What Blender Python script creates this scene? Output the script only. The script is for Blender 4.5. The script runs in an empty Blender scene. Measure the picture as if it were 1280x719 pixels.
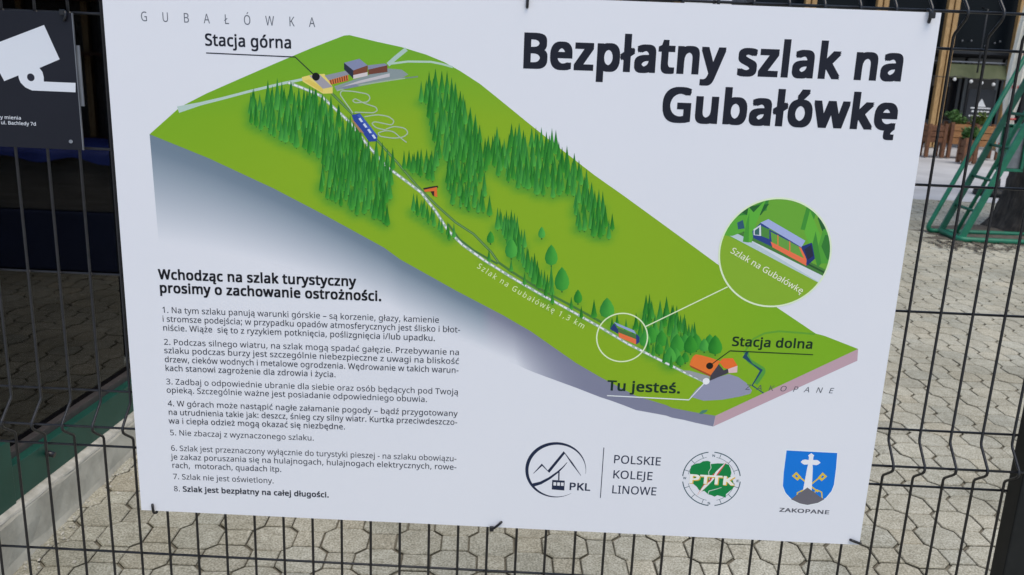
import bpy, bmesh, math, random
from mathutils import Vector, Matrix
from mathutils.geometry import tessellate_polygon

random.seed(7)
scene = bpy.context.scene
C = scene.collection
PI = math.pi

# ------------------------------------------------------------------ camera
GZ = 1.5                                   # fence-fit origin sits 1.5 m above the paving
CAM = Vector((0.64824501, -1.34855003, -0.03481798 + GZ))
RIGHT = Vector((0.99879566, 0.0281027, 0.04021771))
DOWN = Vector((0.04603891, -0.2534715, -0.96624667))
FWD = Vector((-0.01696009, 0.96693456, -0.25446005))
FPX = 1102.19
cd = bpy.data.cameras.new('camera')
cam = bpy.data.objects.new('camera', cd)
C.objects.link(cam)
M = Matrix.Identity(4)
for r in range(3):
    M[r][0] = RIGHT[r]; M[r][1] = -DOWN[r]; M[r][2] = -FWD[r]; M[r][3] = CAM[r]
cam.matrix_world = M
cd.sensor_width = 36.0
cd.lens = FPX / 1280 * 36
cd.clip_start = 0.02
cd.clip_end = 3000
scene.camera = cam
cd.dof.use_dof = True
cd.dof.focus_distance = 1.42
cd.dof.aperture_fstop = 13.0

# ------------------------------------------------------------------ light
SUN_EL, SUN_AZ = math.radians(67), math.radians(150)      # azimuth measured from +Y towards +X
w = bpy.data.worlds.new('World'); scene.world = w; w.use_nodes = True
nt = w.node_tree
bg = nt.nodes['Background']
sky = nt.nodes.new('ShaderNodeTexSky'); sky.sky_type = 'NISHITA'; sky.sun_disc = False
sky.sun_elevation = SUN_EL; sky.sun_rotation = SUN_AZ
sky.air_density = 1.0; sky.dust_density = 1.8; sky.ozone_density = 1.0
nt.links.new(sky.outputs[0], bg.inputs[0]); bg.inputs[1].default_value = 0.13
sd = bpy.data.lights.new('sun', 'SUN'); sd.energy = 1.45; sd.angle = math.radians(40); sd.color = (1.0, 0.92, 0.78)
so = bpy.data.objects.new('sun', sd); C.objects.link(so)
sdir = Vector((math.sin(SUN_AZ) * math.cos(SUN_EL), math.cos(SUN_AZ) * math.cos(SUN_EL), math.sin(SUN_EL)))
so.rotation_euler = sdir.to_track_quat('Z', 'Y').to_euler()
scene.view_settings.view_transform = 'Standard'
scene.view_settings.look = 'None'
scene.view_settings.exposure = 0.44
scene.view_settings.gamma = 1.0
scene.render.film_transparent = False

# tuned constants
PAVE_ROT = 2.5
PAVE_A, PAVE_B, PAVE_C = (0.275, 0.262, 0.208), (0.425, 0.405, 0.325), (0.57, 0.55, 0.455)

# letter outlines: code:advance/contour of relative moves
GLYPHS = '''
44:215/154 84 -18 -61 -25 -65 -26 -61 -52 0 16 65 14 69 10 62 75 0
45:258/32 184 0 62 194 0 0 -62
46:215/58 43 3 26 11 16 16 9 19 3 19 -3 16 -9 11 -16 4 -26 -4 -25 -11 -16 -16 -10 -19 -3 -19 3 -16 10 -11 16
47:298/290 573 -213 -573 -69 0 213 573
49:459/285 0 -69 0 0 400 0 39 1 31 2 29 -23 -22 -27 -22 -61 -50 -37 47 155 121 59 0
50:459/417 0 -379 0 0 59 150 151 73 77 26 33 19 33 12 34 4 37 -7 42 -21 30 -33 18 -40 6 -40 -3 -34 -11 -64 -40 -38 47 49 35 59 24 33 6 35 3 49 -5 43 -14 34 -22 25 -30 16 -38 6 -44 -5 -43 -14 -41 -22 -39 -29 -38 -77 -82 -119 -118 0 -3 289 0
51:459/395 439 -3 -36 -11 -31 -18 -25 -23 -21 -30 -15 -33 -9 0 -4 42 -8 34 -14 26 -21 19 -26 11 -31 4 -35 -6 -47 -17 -42 -30 -34 -42 -26 -55 -17 -70 -5 -83 7 -38 9 -36 15 0 66 38 -16 40 -12 41 -7 39 -3 47 4 37 10 27 16 19 23 11 28 4 32 -4 33 -15 26 -23 19 -32 13 -39 8 -47 2 -56 0 0 61 57 0 43 3 36 10 27 17 21 21 12 27 4 30 -7 37 -21 27 -33 18 -43 5 -55 -6 -47 -17 -42 -25 -36 48 34 23 42 19 48 13 55 5 55 -5 44 -13 35 -23 24 -29 14 -34
52:459/443 130 -84 0 0 -130 -68 0 0 130 -274 0 0 60 269 386 73 0 0 -383 84 0/291 374 0 38 2 32 1 30 1 26 -3 0 -16 -32 -19 -30 -171 -245 205 0
53:459/221 351 54 -5 47 -15 39 -24 28 -33 18 -42 6 -49 -6 -55 -20 -47 -31 -38 -42 -28 -53 -17 -62 -6 -83 8 -36 10 -29 13 0 67 31 -16 39 -12 40 -7 39 -3 39 3 35 10 28 17 21 24 13 31 5 39 -4 34 -12 29 -19 23 -27 17 -36 10 -46 3 -51 -4 -47 -8 -35 22 22 271 287 0 0 -65 -227 0 -14 -166 37 6
54:459/44 245 7 97 9 47 15 44 20 41 26 36 34 29 41 23 50 14 60 5 38 -2 33 -6 0 -60 -33 7 -36 3 -51 -5 -41 -14 -33 -21 -25 -29 -19 -35 -12 -39 -12 -89 4 0 31 35 20 13 24 11 29 6 32 2 47 -5 40 -15 33 -25 25 -34 16 -43 5 -52 -6 -55 -16 -47 -27 -38 -36 -29 -45 -17 -52 -6 -40 4 -36 11 -33 19 -29 28 -24 35 -18 44 -11 52/238 51 32 4 27 11 23 18 17 25 11 34 3 41 -7 49 -20 38 -22 18 -28 11 -33 3 -36 -4 -30 -12 -25 -17 -19 -22 -12 -25 -4 -25 8 -52 23 -47 18 -20 21 -15 25 -9
55:459/109 0 235 508 -309 0 0 65 384 0 0 -55 -232 -518
56:459/229 581 47 -4 42 -12 34 -19 26 -27 17 -34 5 -42 -4 -32 -11 -28 -17 -24 -22 -21 -55 -35 64 -38 26 -23 20 -26 13 -31 5 -37 -6 -44 -18 -39 -28 -31 -37 -23 -46 -14 -53 -5 -57 5 -48 13 -37 23 -28 30 -16 38 -6 45 4 37 13 31 19 27 24 23 59 35 -51 37 -20 22 -16 25 -10 28 -3 33 5 41 17 33 27 27 34 20 41 12/108 145 8 -38 22 -31 38 -21 53 -7 52 7 38 21 23 32 8 40 -4 26 -11 23 -18 20 -24 18 -64 30 -12 5 -60 -33 -21 -18 -15 -22 -10 -24/228 524 -40 -6 -33 -16 -21 -26 -7 -35 3 -27 11 -23 16 -18 22 -16 53 -27 50 27 20 16 15 19 10 22 3 27 -7 35 -21 26 -32 16
58:215/58 43 3 26 11 16 16 9 19 3 19 -3 16 -9 11 -16 4 -26 -4 -25 -11 -16 -16 -10 -19 -3 -19 3 -16 10 -11 16/58 387 3 25 11 17 16 9 19 3 19 -3 16 -9 11 -17 4 -25 -4 -25 -11 -17 -16 -10 -19 -3 -19 3 -16 10 -11 17
59:215/147 84 -19 -61 -24 -65 -26 -61 -53 0 11 48 12 51 10 51 8 46 75 0/56 387 4 25 11 17 15 9 19 3 19 -3 17 -9 11 -17 4 -25 -4 -25 -11 -17 -17 -10 -19 -3 -19 3 -15 10 -11 17
65:512/437 0 -69 177 -227 0 -68 -177 -73 0 224 575 65 0 223 -575/282 415 -8 23 -11 35 -8 27 -8 -32 -9 -30 -8 -23 -65 -174 181 0
66:521/241 573 66 -4 54 -11 43 -17 30 -26 19 -37 6 -47 -3 -32 -10 -28 -15 -24 -22 -19 -27 -15 -32 -9 0 -4 34 -8 31 -13 26 -18 20 -25 13 -33 4 -40 -6 -48 -18 -41 -29 -32 -40 -23 -48 -14 -58 -5 -201 0 0 573/256 329 62 6 39 17 20 30 7 41 -4 28 -11 23 -18 16 -43 16 -63 5 -95 0 0 -182/150 269 0 -208 115 0 46 3 35 10 25 17 23 34 7 43 -3 29 -10 24 -18 20 -26 15 -37 10 -47 3
69:446/398 0 -320 0 0 573 320 0 0 -64 -248 0 0 -179 233 0 0 -62 -233 0 0 -205 248 0
71:584/326 302 198 0 0 -280 -93 -23 -108 -7 -56 4 -50 12 -44 20 -37 27 -31 34 -24 41 -24 72 -8 84 4 57 12 52 19 47 27 40 34 35 41 27 47 20 53 13 60 4 46 -3 45 -6 79 -25 -27 -63 -68 24 -39 7 -40 2 -64 -7 -53 -21 -44 -34 -31 -46 -19 -56 -7 -67 6 -64 16 -56 29 -47 41 -35 54 -22 70 -7 64 4 48 9 0 170 -126 0
73:272/239 0 -207 0 0 42 67 15 0 458 -67 16 0 42 207 0 0 -42 -67 -16 0 -458 67 -15
74:219/-3 -152 -34 2 -26 8 0 61 28 -6 30 -2 38 8 17 11 13 17 8 24 3 32 0 570 72 0 0 -564 -5 -51 -13 -40 -23 -31 -30 -22 -36 -13
75:496/496 0 -85 0 -202 273 -59 -51 0 -222 -72 0 0 573 72 0 0 -283 49 55 50 54 154 174 85 0 -227 -250
76:420/78 0 0 573 72 0 0 -509 250 0 0 -64
78:609/532 0 -85 0 -306 476 -3 0 3 -44 2 -54 1 -58 0 -320 -66 0 0 573 83 0 306 -474 3 0 -2 38 -2 56 -2 56 0 324 68 0
79:626/577 287 -4 -63 -12 -58 -21 -50 -30 -43 -37 -35 -45 -25 -53 -16 -61 -5 -63 5 -55 16 -45 26 -37 34 -29 43 -20 51 -12 57 -4 64 7 82 22 72 22 40 30 35 36 28 42 20 50 12 56 4 55 -4 48 -12 42 -20 36 -28 29 -34 23 -41 23 -72/125 287 5 -67 15 -57 26 -46 36 -34 48 -21 59 -7 59 7 47 21 36 34 25 46 15 57 5 67 -5 67 -15 57 -25 46 -35 34 -48 20 -59 7 -59 -7 -48 -21 -36 -33 -26 -46 -15 -57
80:485/229 573 68 -5 55 -15 41 -25 28 -33 18 -41 5 -50 -3 -34 -8 -34 -16 -30 -22 -28 -31 -23 -40 -17 -49 -11 -59 -4 -66 0 0 -223 -72 0 0 573/223 511 -73 0 0 -226 58 0 50 3 40 8 32 15 22 23 13 29 5 38 -4 34 -12 27 -20 22 -28 15 -37 9
83:440/403 153 -7 -47 -18 -40 -30 -31 -41 -24 -50 -14 -59 -5 -61 3 -54 9 -42 15 0 69 72 -23 43 -8 45 -2 39 2 33 9 25 13 18 19 11 22 3 27 -3 26 -9 21 -16 19 -25 17 -81 35 -65 29 -25 17 -21 19 -16 21 -12 24 -7 28 -2 32 6 42 17 36 28 29 37 21 44 13 51 5 45 -3 42 -6 71 -23 -23 -62 -64 21 -36 7 -37 2 -33 -2 -27 -8 -21 -13 -15 -16 -9 -21 -3 -23 3 -27 9 -21 16 -19 23 -16 74 -33 47 -19 39 -20 30 -24 23 -27 13 -34
84:446/259 0 -72 0 0 509 -179 0 0 64 429 0 0 -64 -178 0
85:586/513 202 -6 -56 -18 -51 -30 -43 -43 -32 -56 -21 -70 -7 -65 6 -54 20 -43 32 -31 43 -19 51 -6 60 0 369 72 0 0 -372 4 -43 13 -36 21 -29 29 -21 37 -13 46 -4 48 4 37 14 28 23 20 30 11 35 4 41 0 371 71 0
87:746/735 573 -152 -573 -73 0 -111 375 -10 35 -9 33 -7 28 -3 17 -3 -17 -6 -28 -9 -34 -10 -36 -108 -373 -73 0 -151 573 75 0 89 -350 9 -37 7 -35 6 -33 5 -31 5 32 7 35 9 37 10 36 101 346 74 0 105 -348 11 -38 9 -36 6 -34 6 -30 6 42 10 46 12 49 88 349
90:459/427 0 -397 0 0 55 302 453 -292 0 0 65 379 0 0 -55 -301 -454 309 0
97:450/231 437 48 -4 39 -11 29 -19 21 -28 13 -37 4 -45 0 -293 -51 0 -14 61 -3 0 -38 -39 -21 -13 -24 -10 -62 -7 -36 3 -33 11 -28 17 -20 25 -14 32 -4 39 6 40 16 33 28 27 40 19 52 13 64 6 73 2 0 26 -6 45 -17 29 -28 16 -38 5 -33 -2 -31 -8 -57 -23 -22 53 67 26 39 8/252 208 -68 -8 -43 -18 -23 -27 -8 -36 5 -32 17 -21 25 -13 31 -4 50 7 41 23 20 24 12 31 4 38 0 38
98:493/139 461 -1 -51 -3 -37 4 0 22 25 28 21 37 13 46 5 50 -6 43 -19 36 -31 27 -43 16 -55 5 -68 -5 -68 -17 -56 -27 -43 -35 -31 -43 -19 -50 -6 -46 5 -37 13 -28 21 -22 24 -6 0 -14 -55 -51 0 0 609 71 0/260 379 -41 -5 -31 -13 -23 -22 -15 -31 -8 -40 -3 -51 0 -3 6 -70 20 -51 22 -24 32 -14 42 -4 36 4 28 14 23 24 15 33 10 40 3 50 -3 49 -10 41 -15 32 -23 22 -29 14
99:385/241 -8 -54 6 -48 17 -40 30 -30 42 -19 56 -6 70 7 71 20 58 31 43 40 30 49 17 54 6 64 -7 49 -16 -21 -59 -45 14 -48 6 -40 -5 -32 -13 -24 -23 -17 -32 -11 -40 -3 -50 3 -47 11 -40 17 -32 24 -23 30 -13 38 -5 62 7 49 18 0 -63 -47 -17
100:493/221 -8 -50 6 -43 19 -36 31 -27 43 -16 55 -5 68 5 68 17 56 27 43 35 32 43 19 50 6 32 -2 27 -7 43 -22 31 -33 5 0 -3 31 -2 33 0 171 71 0 0 -609 -57 0 -10 58 -4 0 -31 -34 -44 -23 -27 -7/232 51 41 4 32 12 23 21 20 47 7 65 0 13 -6 71 -20 52 -23 24 -32 15 -43 4 -35 -5 -28 -15 -22 -25 -22 -53 -7 -68 7 -69 22 -51 22 -24 29 -14
101:452/234 438 52 -6 43 -18 35 -29 26 -39 16 -47 5 -55 0 -43 -294 0 5 -44 12 -38 20 -29 27 -21 34 -13 39 -4 73 8 65 22 0 -62 -65 -21 -76 -7 -57 6 -51 19 -42 31 -31 43 -19 55 -7 66 6 65 18 56 28 45 38 33 47 20/233 380 -31 -3 -27 -11 -21 -18 -24 -39 -11 -52 219 0 -3 35 -9 30 -14 24 -20 18 -26 12
102:276/266 375 -108 0 0 -375 -71 0 0 375 -75 0 0 33 75 24 0 25 5 50 12 40 20 30 28 20 34 12 41 4 47 -4 36 -10 -18 -55 -30 8 -34 4 -31 -6 -22 -18 -13 -30 -4 -44 0 -28 108 0
103:493/221 438 40 -4 36 -12 32 -20 26 -29 4 0 10 57 56 0 0 -437 -5 -56 -16 -46 -26 -37 -37 -26 -48 -15 -60 -5 -86 6 -69 21 0 65 33 -14 38 -11 42 -7 46 -2 34 4 29 11 24 18 17 24 11 29 3 35 0 17 1 28 2 25 -4 0 -25 -29 -30 -20 -36 -12 -42 -4 -51 6 -44 20 -35 33 -26 44 -16 54 -5 65 5 64 16 54 26 45 35 34 43 20/230 379 -33 -5 -28 -15 -22 -23 -17 -33 -10 -41 -3 -49 3 -48 10 -41 16 -32 23 -24 28 -14 35 -4 30 2 26 6 21 11 17 16 14 20 9 26 7 66 0 17 -3 53 -10 42 -17 31 -24 22 -32 12
104:496/139 431 -1 -32 -3 -29 5 0 15 21 19 16 47 22 52 8 48 -4 39 -12 31 -21 22 -30 13 -40 5 -50 0 -280 -70 0 0 275 -6 46 -17 32 -30 19 -43 7 -43 -5 -33 -14 -23 -22 -16 -30 -8 -39 -3 -47 0 -222 -71 0 0 609 71 0
105:207/139 430 0 -430 -71 0 0 430/104 591 15 -3 14 -8 9 -14 3 -20 -3 -20 -9 -14 -14 -8 -15 -3 -16 3 -13 8 -9 14 -3 20 3 20 9 14 13 8
106:207/18 -192 -36 2 -26 7 0 57 25 -6 28 -2 23 4 19 10 13 20 4 33 0 497 71 0 0 -494 -3 -37 -10 -32 -16 -26 -23 -18 -31 -12/63 546 3 20 9 14 13 8 16 3 15 -3 14 -8 9 -14 3 -20 -3 -20 -9 -14 -14 -8 -15 -3 -16 3 -13 8 -9 14
107:428/138 291 -1 -34 -2 -36 3 0 14 19 20 24 17 21 137 145 83 0 -174 -184 186 -246 -85 0 -149 200 -49 -42 0 -158 -70 0 0 609 70 0
108:207/139 0 -71 0 0 609 71 0
109:750/540 438 44 -4 37 -13 28 -20 20 -30 12 -41 4 -50 0 -280 -70 0 0 277 -5 44 -16 32 -27 19 -39 7 -38 -5 -30 -12 -22 -20 -20 -44 -7 -61 0 -237 -69 0 0 277 -3 31 -7 25 -12 20 -17 14 -22 9 -28 3 -38 -5 -30 -14 -21 -22 -14 -30 -9 -39 -2 -46 0 -223 -71 0 0 430 57 0 11 -59 4 0 15 21 18 17 44 22 49 7 46 -5 37 -13 29 -22 20 -32 4 0 25 32 34 22 38 13
110:496/275 438 47 -4 39 -13 30 -20 22 -30 13 -41 5 -50 0 -280 -70 0 0 275 -6 46 -17 32 -30 19 -43 7 -43 -5 -33 -13 -23 -23 -20 -49 -7 -66 0 -223 -71 0 0 430 57 0 11 -59 4 0 16 21 19 17 47 22
111:485/442 216 -4 -51 -10 -44 -17 -39 -23 -31 -29 -26 -35 -18 -39 -11 -44 -4 -41 4 -37 11 -34 18 -29 26 -23 31 -18 39 -11 44 -4 51 6 66 18 54 29 44 40 32 49 19 58 7 55 -7 48 -19 40 -32 30 -44 19 -54/117 216 3 -47 10 -41 17 -33 25 -24 31 -15 40 -5 39 5 32 15 25 24 17 33 10 41 3 47 -4 47 -10 40 -17 32 -24 24 -32 15 -40 5 -40 -5 -31 -15 -24 -24 -17 -32 -10 -40
112:493/273 438 49 -6 43 -19 36 -30 27 -44 16 -55 5 -68 -5 -68 -17 -55 -26 -44 -36 -32 -43 -19 -50 -6 -31 2 -28 7 -43 23 -31 31 -5 0 3 -35 2 -36 0 -176 -71 0 0 622 58 0 10 -59 3 0 31 34 19 14 24 10 27 7/260 379 -39 -5 -31 -12 -23 -20 -15 -29 -10 -38 -3 -46 0 -13 3 -49 8 -41 15 -33 23 -23 32 -15 41 -4 36 5 29 16 22 26 16 33 9 40 3 46 -7 66 -21 51 -23 25 -29 15
113:493/354 -9 1 34 3 33 -4 0 -22 -26 -29 -21 -37 -14 -47 -5 -49 6 -42 19 -35 31 -27 43 -17 55 -5 68 6 68 17 56 26 43 36 32 43 19 49 6 46 -5 37 -14 29 -22 22 -26 3 0 11 59 56 0 0 -622 -71 0/233 51 39 4 32 12 23 20 15 29 10 37 3 46 0 14 -7 72 -20 52 -23 24 -32 14 -42 4 -35 -5 -29 -15 -22 -25 -21 -53 -7 -68 7 -68 22 -52 22 -23 29 -15
114:331/269 438 26 -1 24 -4 -9 -65 -23 4 -23 2 -24 -3 -23 -8 -22 -12 -19 -17 -15 -21 -12 -24 -8 -28 -2 -32 0 -229 -71 0 0 430 58 0 8 -79 3 0 33 44 21 18 23 13 26 9
115:384/348 119 -5 -39 -16 -31 -25 -25 -34 -18 -42 -10 -50 -4 -77 7 -57 20 0 64 62 -23 37 -8 37 -3 46 4 32 13 18 20 6 26 -2 16 -7 13 -32 26 -65 29 -71 32 -27 17 -19 21 -12 26 -4 32 5 34 15 28 24 22 52 22 65 8 73 -8 64 -21 -24 -56 -57 19 -61 8 -38 -3 -28 -11 -17 -16 -6 -22 3 -16 8 -14 35 -24 65 -28 70 -31 25 -18 19 -21 11 -26
116:289/212 50 33 3 27 6 0 -54 -32 -9 -40 -4 -33 3 -29 9 -26 16 -21 24 -13 35 -4 46 0 250 -61 0 0 34 62 28 28 91 41 0 0 -98 125 0 0 -55 -125 0 0 -248 5 -34 14 -24 22 -15
117:496/427 430 0 -430 -57 0 -11 57 -3 0 -16 -21 -19 -16 -48 -21 -53 -7 -47 4 -39 12 -31 21 -22 30 -13 40 -5 49 0 282 72 0 0 -277 6 -45 17 -32 30 -19 42 -6 43 4 33 14 24 22 15 30 9 39 3 46 0 224
119:630/346 243 -10 33 -8 32 -7 27 -5 22 -3 0 -5 -22 -6 -28 -8 -32 -10 -33 -77 -241 -80 0 -118 430 73 0 59 -230 12 -47 10 -45 6 -36 3 0 6 24 7 31 8 32 8 28 76 243 77 0 74 -243 12 -39 11 -40 6 -35 3 0 6 34 11 45 12 48 60 230 72 0 -119 -430 -83 0
121:409/1 430 75 0 93 -245 15 -41 12 -39 9 -37 4 0 15 53 21 65 88 244 76 0 -185 -489 -17 -38 -19 -33 -23 -26 -27 -20 -32 -12 -39 -4 -33 2 -25 4 0 56 21 -3 26 -2 23 3 20 6 17 12 14 15 22 40 22 57
122:377/346 0 -315 0 0 47 231 328 -217 0 0 55 295 0 0 -53 -228 -322 234 0
211:626/577 287 -4 -63 -12 -58 -21 -50 -30 -43 -37 -35 -45 -25 -53 -16 -61 -5 -63 5 -55 16 -45 26 -37 34 -29 43 -20 51 -12 57 -4 64 7 82 22 72 22 40 30 35 36 28 42 20 50 12 56 4 55 -4 48 -12 42 -20 36 -28 29 -34 23 -41 23 -72/125 287 5 -67 15 -57 26 -46 36 -34 48 -21 59 -7 59 7 47 21 36 34 25 46 15 57 5 67 -5 67 -15 57 -25 46 -35 34 -48 20 -59 7 -59 -7 -48 -21 -36 -33 -26 -46 -15 -57/432 749 -21 -27 -30 -34 -33 -32 -30 -27 -47 0 0 9 26 36 28 43 22 40 85 0
243:485/442 216 -4 -51 -10 -44 -17 -39 -23 -31 -29 -26 -35 -18 -39 -11 -44 -4 -41 4 -37 11 -34 18 -29 26 -23 31 -18 39 -11 44 -4 51 6 66 18 54 29 44 40 32 49 19 58 7 55 -7 48 -19 40 -32 30 -44 19 -54/117 216 3 -47 10 -41 17 -33 25 -24 31 -15 40 -5 39 5 32 15 25 24 17 33 10 41 3 47 -4 47 -10 40 -17 32 -24 24 -32 15 -40 5 -40 -5 -31 -15 -24 -24 -17 -32 -10 -40/362 606 -21 -27 -30 -33 -33 -33 -31 -27 -47 0 0 10 27 36 27 43 23 39 85 0
261:450/231 437 48 -4 39 -11 29 -19 21 -28 13 -37 4 -45 0 -293 -51 0 -14 61 -3 0 -38 -39 -21 -13 -24 -10 -62 -7 -36 3 -33 11 -28 17 -20 25 -14 32 -4 39 6 40 16 33 28 27 40 19 52 13 64 6 73 2 0 26 -6 45 -17 29 -28 16 -38 5 -33 -2 -31 -8 -57 -23 -22 53 67 26 39 8/252 208 -68 -8 -43 -18 -23 -27 -8 -36 5 -32 17 -21 25 -13 31 -4 50 7 41 23 20 24 12 31 4 38 0 38/330 -93 3 -16 7 -11 11 -7 15 -2 23 2 16 3 0 -45 -22 -5 -28 -2 -37 5 -25 15 -15 23 -5 32 3 23 8 22 29 39 33 29 39 -12 -41 -47 -10 -22
263:385/241 -8 -54 6 -48 17 -40 30 -30 42 -19 56 -6 70 7 71 20 58 31 43 40 30 49 17 54 6 64 -7 49 -16 -21 -59 -45 14 -48 6 -40 -5 -32 -13 -24 -23 -17 -32 -11 -40 -3 -50 3 -47 11 -40 17 -32 24 -23 30 -13 38 -5 62 7 49 18 0 -63 -47 -17/346 606 -20 -27 -30 -33 -33 -33 -31 -27 -47 0 0 10 26 36 28 43 22 39 85 0
281:452/312 -93 2 -16 8 -11 11 -7 15 -2 23 2 16 3 0 -45 -23 -5 -27 -2 -37 5 -26 15 -15 23 -5 32 3 23 9 22 29 39 33 29 64 8 -50 -45 -24 -35/234 438 52 -6 43 -18 35 -29 26 -39 16 -47 5 -55 0 -43 -294 0 5 -44 12 -38 20 -29 27 -21 34 -13 39 -4 73 8 65 22 0 -62 -65 -21 -76 -7 -57 6 -51 19 -42 31 -31 43 -19 55 -7 66 6 65 18 56 28 45 38 33 47 20/233 380 -31 -3 -27 -11 -21 -18 -24 -39 -11 -52 219 0 -3 35 -9 30 -14 24 -20 18 -26 12
321:420/78 0 0 198 -40 -22 -28 48 68 40 0 309 72 0 0 -267 110 65 29 -50 -139 -80 0 -177 250 0 0 -64
322:207/63 0 0 229 -41 -26 -29 47 70 45 0 314 70 0 0 -268 51 35 30 -47 -81 -55 0 -274
347:384/348 119 -5 -39 -16 -31 -25 -25 -34 -18 -42 -10 -50 -4 -77 7 -57 20 0 64 62 -23 37 -8 37 -3 46 4 32 13 18 20 6 26 -2 16 -7 13 -32 26 -65 29 -71 32 -27 17 -19 21 -12 26 -4 32 5 34 15 28 24 22 52 22 65 8 73 -8 64 -21 -24 -56 -57 19 -61 8 -38 -3 -28 -11 -17 -16 -6 -22 3 -16 8 -14 35 -24 65 -28 70 -31 25 -18 19 -21 11 -26/311 606 -21 -27 -30 -33 -33 -33 -31 -27 -46 0 0 10 26 36 28 43 22 39 85 0
378:377/346 0 -315 0 0 47 231 328 -217 0 0 55 295 0 0 -53 -228 -322 234 0/307 606 -21 -27 -30 -33 -33 -33 -31 -27 -46 0 0 10 26 36 28 43 22 39 85 0
380:377/346 0 -315 0 0 47 231 328 -217 0 0 55 295 0 0 -53 -228 -322 234 0/189 591 15 -3 14 -8 9 -14 3 -20 -3 -20 -9 -14 -14 -8 -15 -3 -16 3 -13 8 -9 14 -3 20 3 20 9 14 13 8
8211:401/32 184 0 62 337 0 0 -62
32:209
'''

# ------------------------------------------------------------------ helpers
def srgb(c):
    c = c / 255.0
    return c / 12.92 if c <= 0.04045 else ((c + 0.055) / 1.055) ** 2.4
def L3(r, g, b): return (srgb(r), srgb(g), srgb(b))

def mat(name, col, rough=0.6, metal=0.0, col2=None, scale=20.0, detail=6.0, bump=0.0, bscale=None, spec=0.5, stretch=None, lo=0.35, hi=0.7, coords='Object'):
    m = bpy.data.materials.new(name); m.use_nodes = True
    n = m.node_tree; b = n.nodes['Principled BSDF']
    b.inputs['Base Color'].default_value = (*col, 1); b.inputs['Roughness'].default_value = rough
    b.inputs['Metallic'].default_value = metal; b.inputs['Specular IOR Level'].default_value = spec
    tc = n.nodes.new('ShaderNodeTexCoord'); src = tc.outputs[coords]
    if stretch:
        mp = n.nodes.new('ShaderNodeMapping'); mp.inputs['Scale'].default_value = stretch
        n.links.new(src, mp.inputs[0]); src = mp.outputs[0]
    if col2 is not None:
        t = n.nodes.new('ShaderNodeTexNoise'); t.inputs['Scale'].default_value = scale; t.inputs['Detail'].default_value = detail
        n.links.new(src, t.inputs['Vector'])
        r = n.nodes.new('ShaderNodeValToRGB')
        r.color_ramp.elements[0].color = (*col, 1); r.color_ramp.elements[1].color = (*col2, 1)
        r.color_ramp.elements[0].position = lo; r.color_ramp.elements[1].position = hi
        n.links.new(t.outputs[0], r.inputs[0]); n.links.new(r.outputs[0], b.inputs['Base Color'])
    if bump:
        t2 = n.nodes.new('ShaderNodeTexNoise'); t2.inputs['Scale'].default_value = bscale or scale; t2.inputs['Detail'].default_value = 5
        n.links.new(src, t2.inputs['Vector'])
        bp = n.nodes.new('ShaderNodeBump'); bp.inputs['Strength'].default_value = bump; bp.inputs['Distance'].default_value = 0.004
        n.links.new(t2.outputs[0], bp.inputs['Height']); n.links.new(bp.outputs[0], b.inputs['Normal'])
    return m

def link(name, me, m=None, parent=None):
    o = bpy.data.objects.new(name, me); C.objects.link(o)
    if m is not None: me.materials.append(m)
    if parent is not None: o.parent = parent
    return o

def obj(name, bm, m, parent=None, smooth=False, origin=None):
    me = bpy.data.meshes.new(name)
    if origin is not None:
        bmesh.ops.translate(bm, verts=bm.verts, vec=-Vector(origin))
    bm.normal_update(); bm.to_mesh(me); bm.free()
    if smooth:
        for p in me.polygons: p.use_smooth = True
    o = link(name, me, m, parent)
    if origin is not None: o.location = origin
    return o

def tag(o, label=None, cat=None, group=None, kind=None):
    if label: o['label'] = label
    if cat: o['category'] = cat
    if group: o['group'] = group
    if kind: o['kind'] = kind
    return o

def thing(name, label, cat, loc=(0, 0, 0), group=None):
    o = bpy.data.objects.new(name, None); o.empty_display_size = 0.1
    C.objects.link(o); o.location = loc
    return tag(o, label, cat, group)

def B(): return bmesh.new()

def box(bm, x0, x1, y0, y1, z0, z1, bev=0.0):
    vs = [bm.verts.new(p) for p in ((x0,y0,z0),(x1,y0,z0),(x1,y1,z0),(x0,y1,z0),(x0,y0,z1),(x1,y0,z1),(x1,y1,z1),(x0,y1,z1))]
    fs = [bm.faces.new([vs[i] for i in f]) for f in ((3,2,1,0),(4,5,6,7),(0,1,5,4),(1,2,6,5),(2,3,7,6),(3,0,4,7))]
    if bev > 0:
        es = list({e for f in fs for e in f.edges})
        bmesh.ops.bevel(bm, geom=es, offset=bev, segments=2, affect='EDGES', profile=0.6)
    return bm

def frame_at(t, up=Vector((0, 0, 1))):
    t = t.normalized()
    if abs(t.dot(up)) > 0.95: up = Vector((1, 0, 0))
    a = t.cross(up).normalized()
    return a, t.cross(a).normalized()

def tube(bm, pts, r, n=8, cap=True):
    pts = [Vector(p) for p in pts]
    rs = r if isinstance(r, (list, tuple)) else [r] * len(pts)
    rings = []; a = None
    for i, p in enumerate(pts):
        t = (pts[min(i + 1, len(pts) - 1)] - pts[max(i - 1, 0)])
        if a is None: a, b = frame_at(t)
        else:
            t.normalize(); a = (a - t * a.dot(t)).normalized(); b = t.cross(a)
        rings.append([bm.verts.new(p + rs[i] * (math.cos(2 * PI * k / n) * a + math.sin(2 * PI * k / n) * b)) for k in range(n)])
    for q in range(len(rings) - 1):
        for k in range(n):
            f = bm.faces.new((rings[q][k], rings[q][(k + 1) % n], rings[q + 1][(k + 1) % n], rings[q + 1][k])); f.smooth = True
    if cap:
        bm.faces.new(list(reversed(rings[0]))); bm.faces.new(rings[-1])
    return bm

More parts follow.
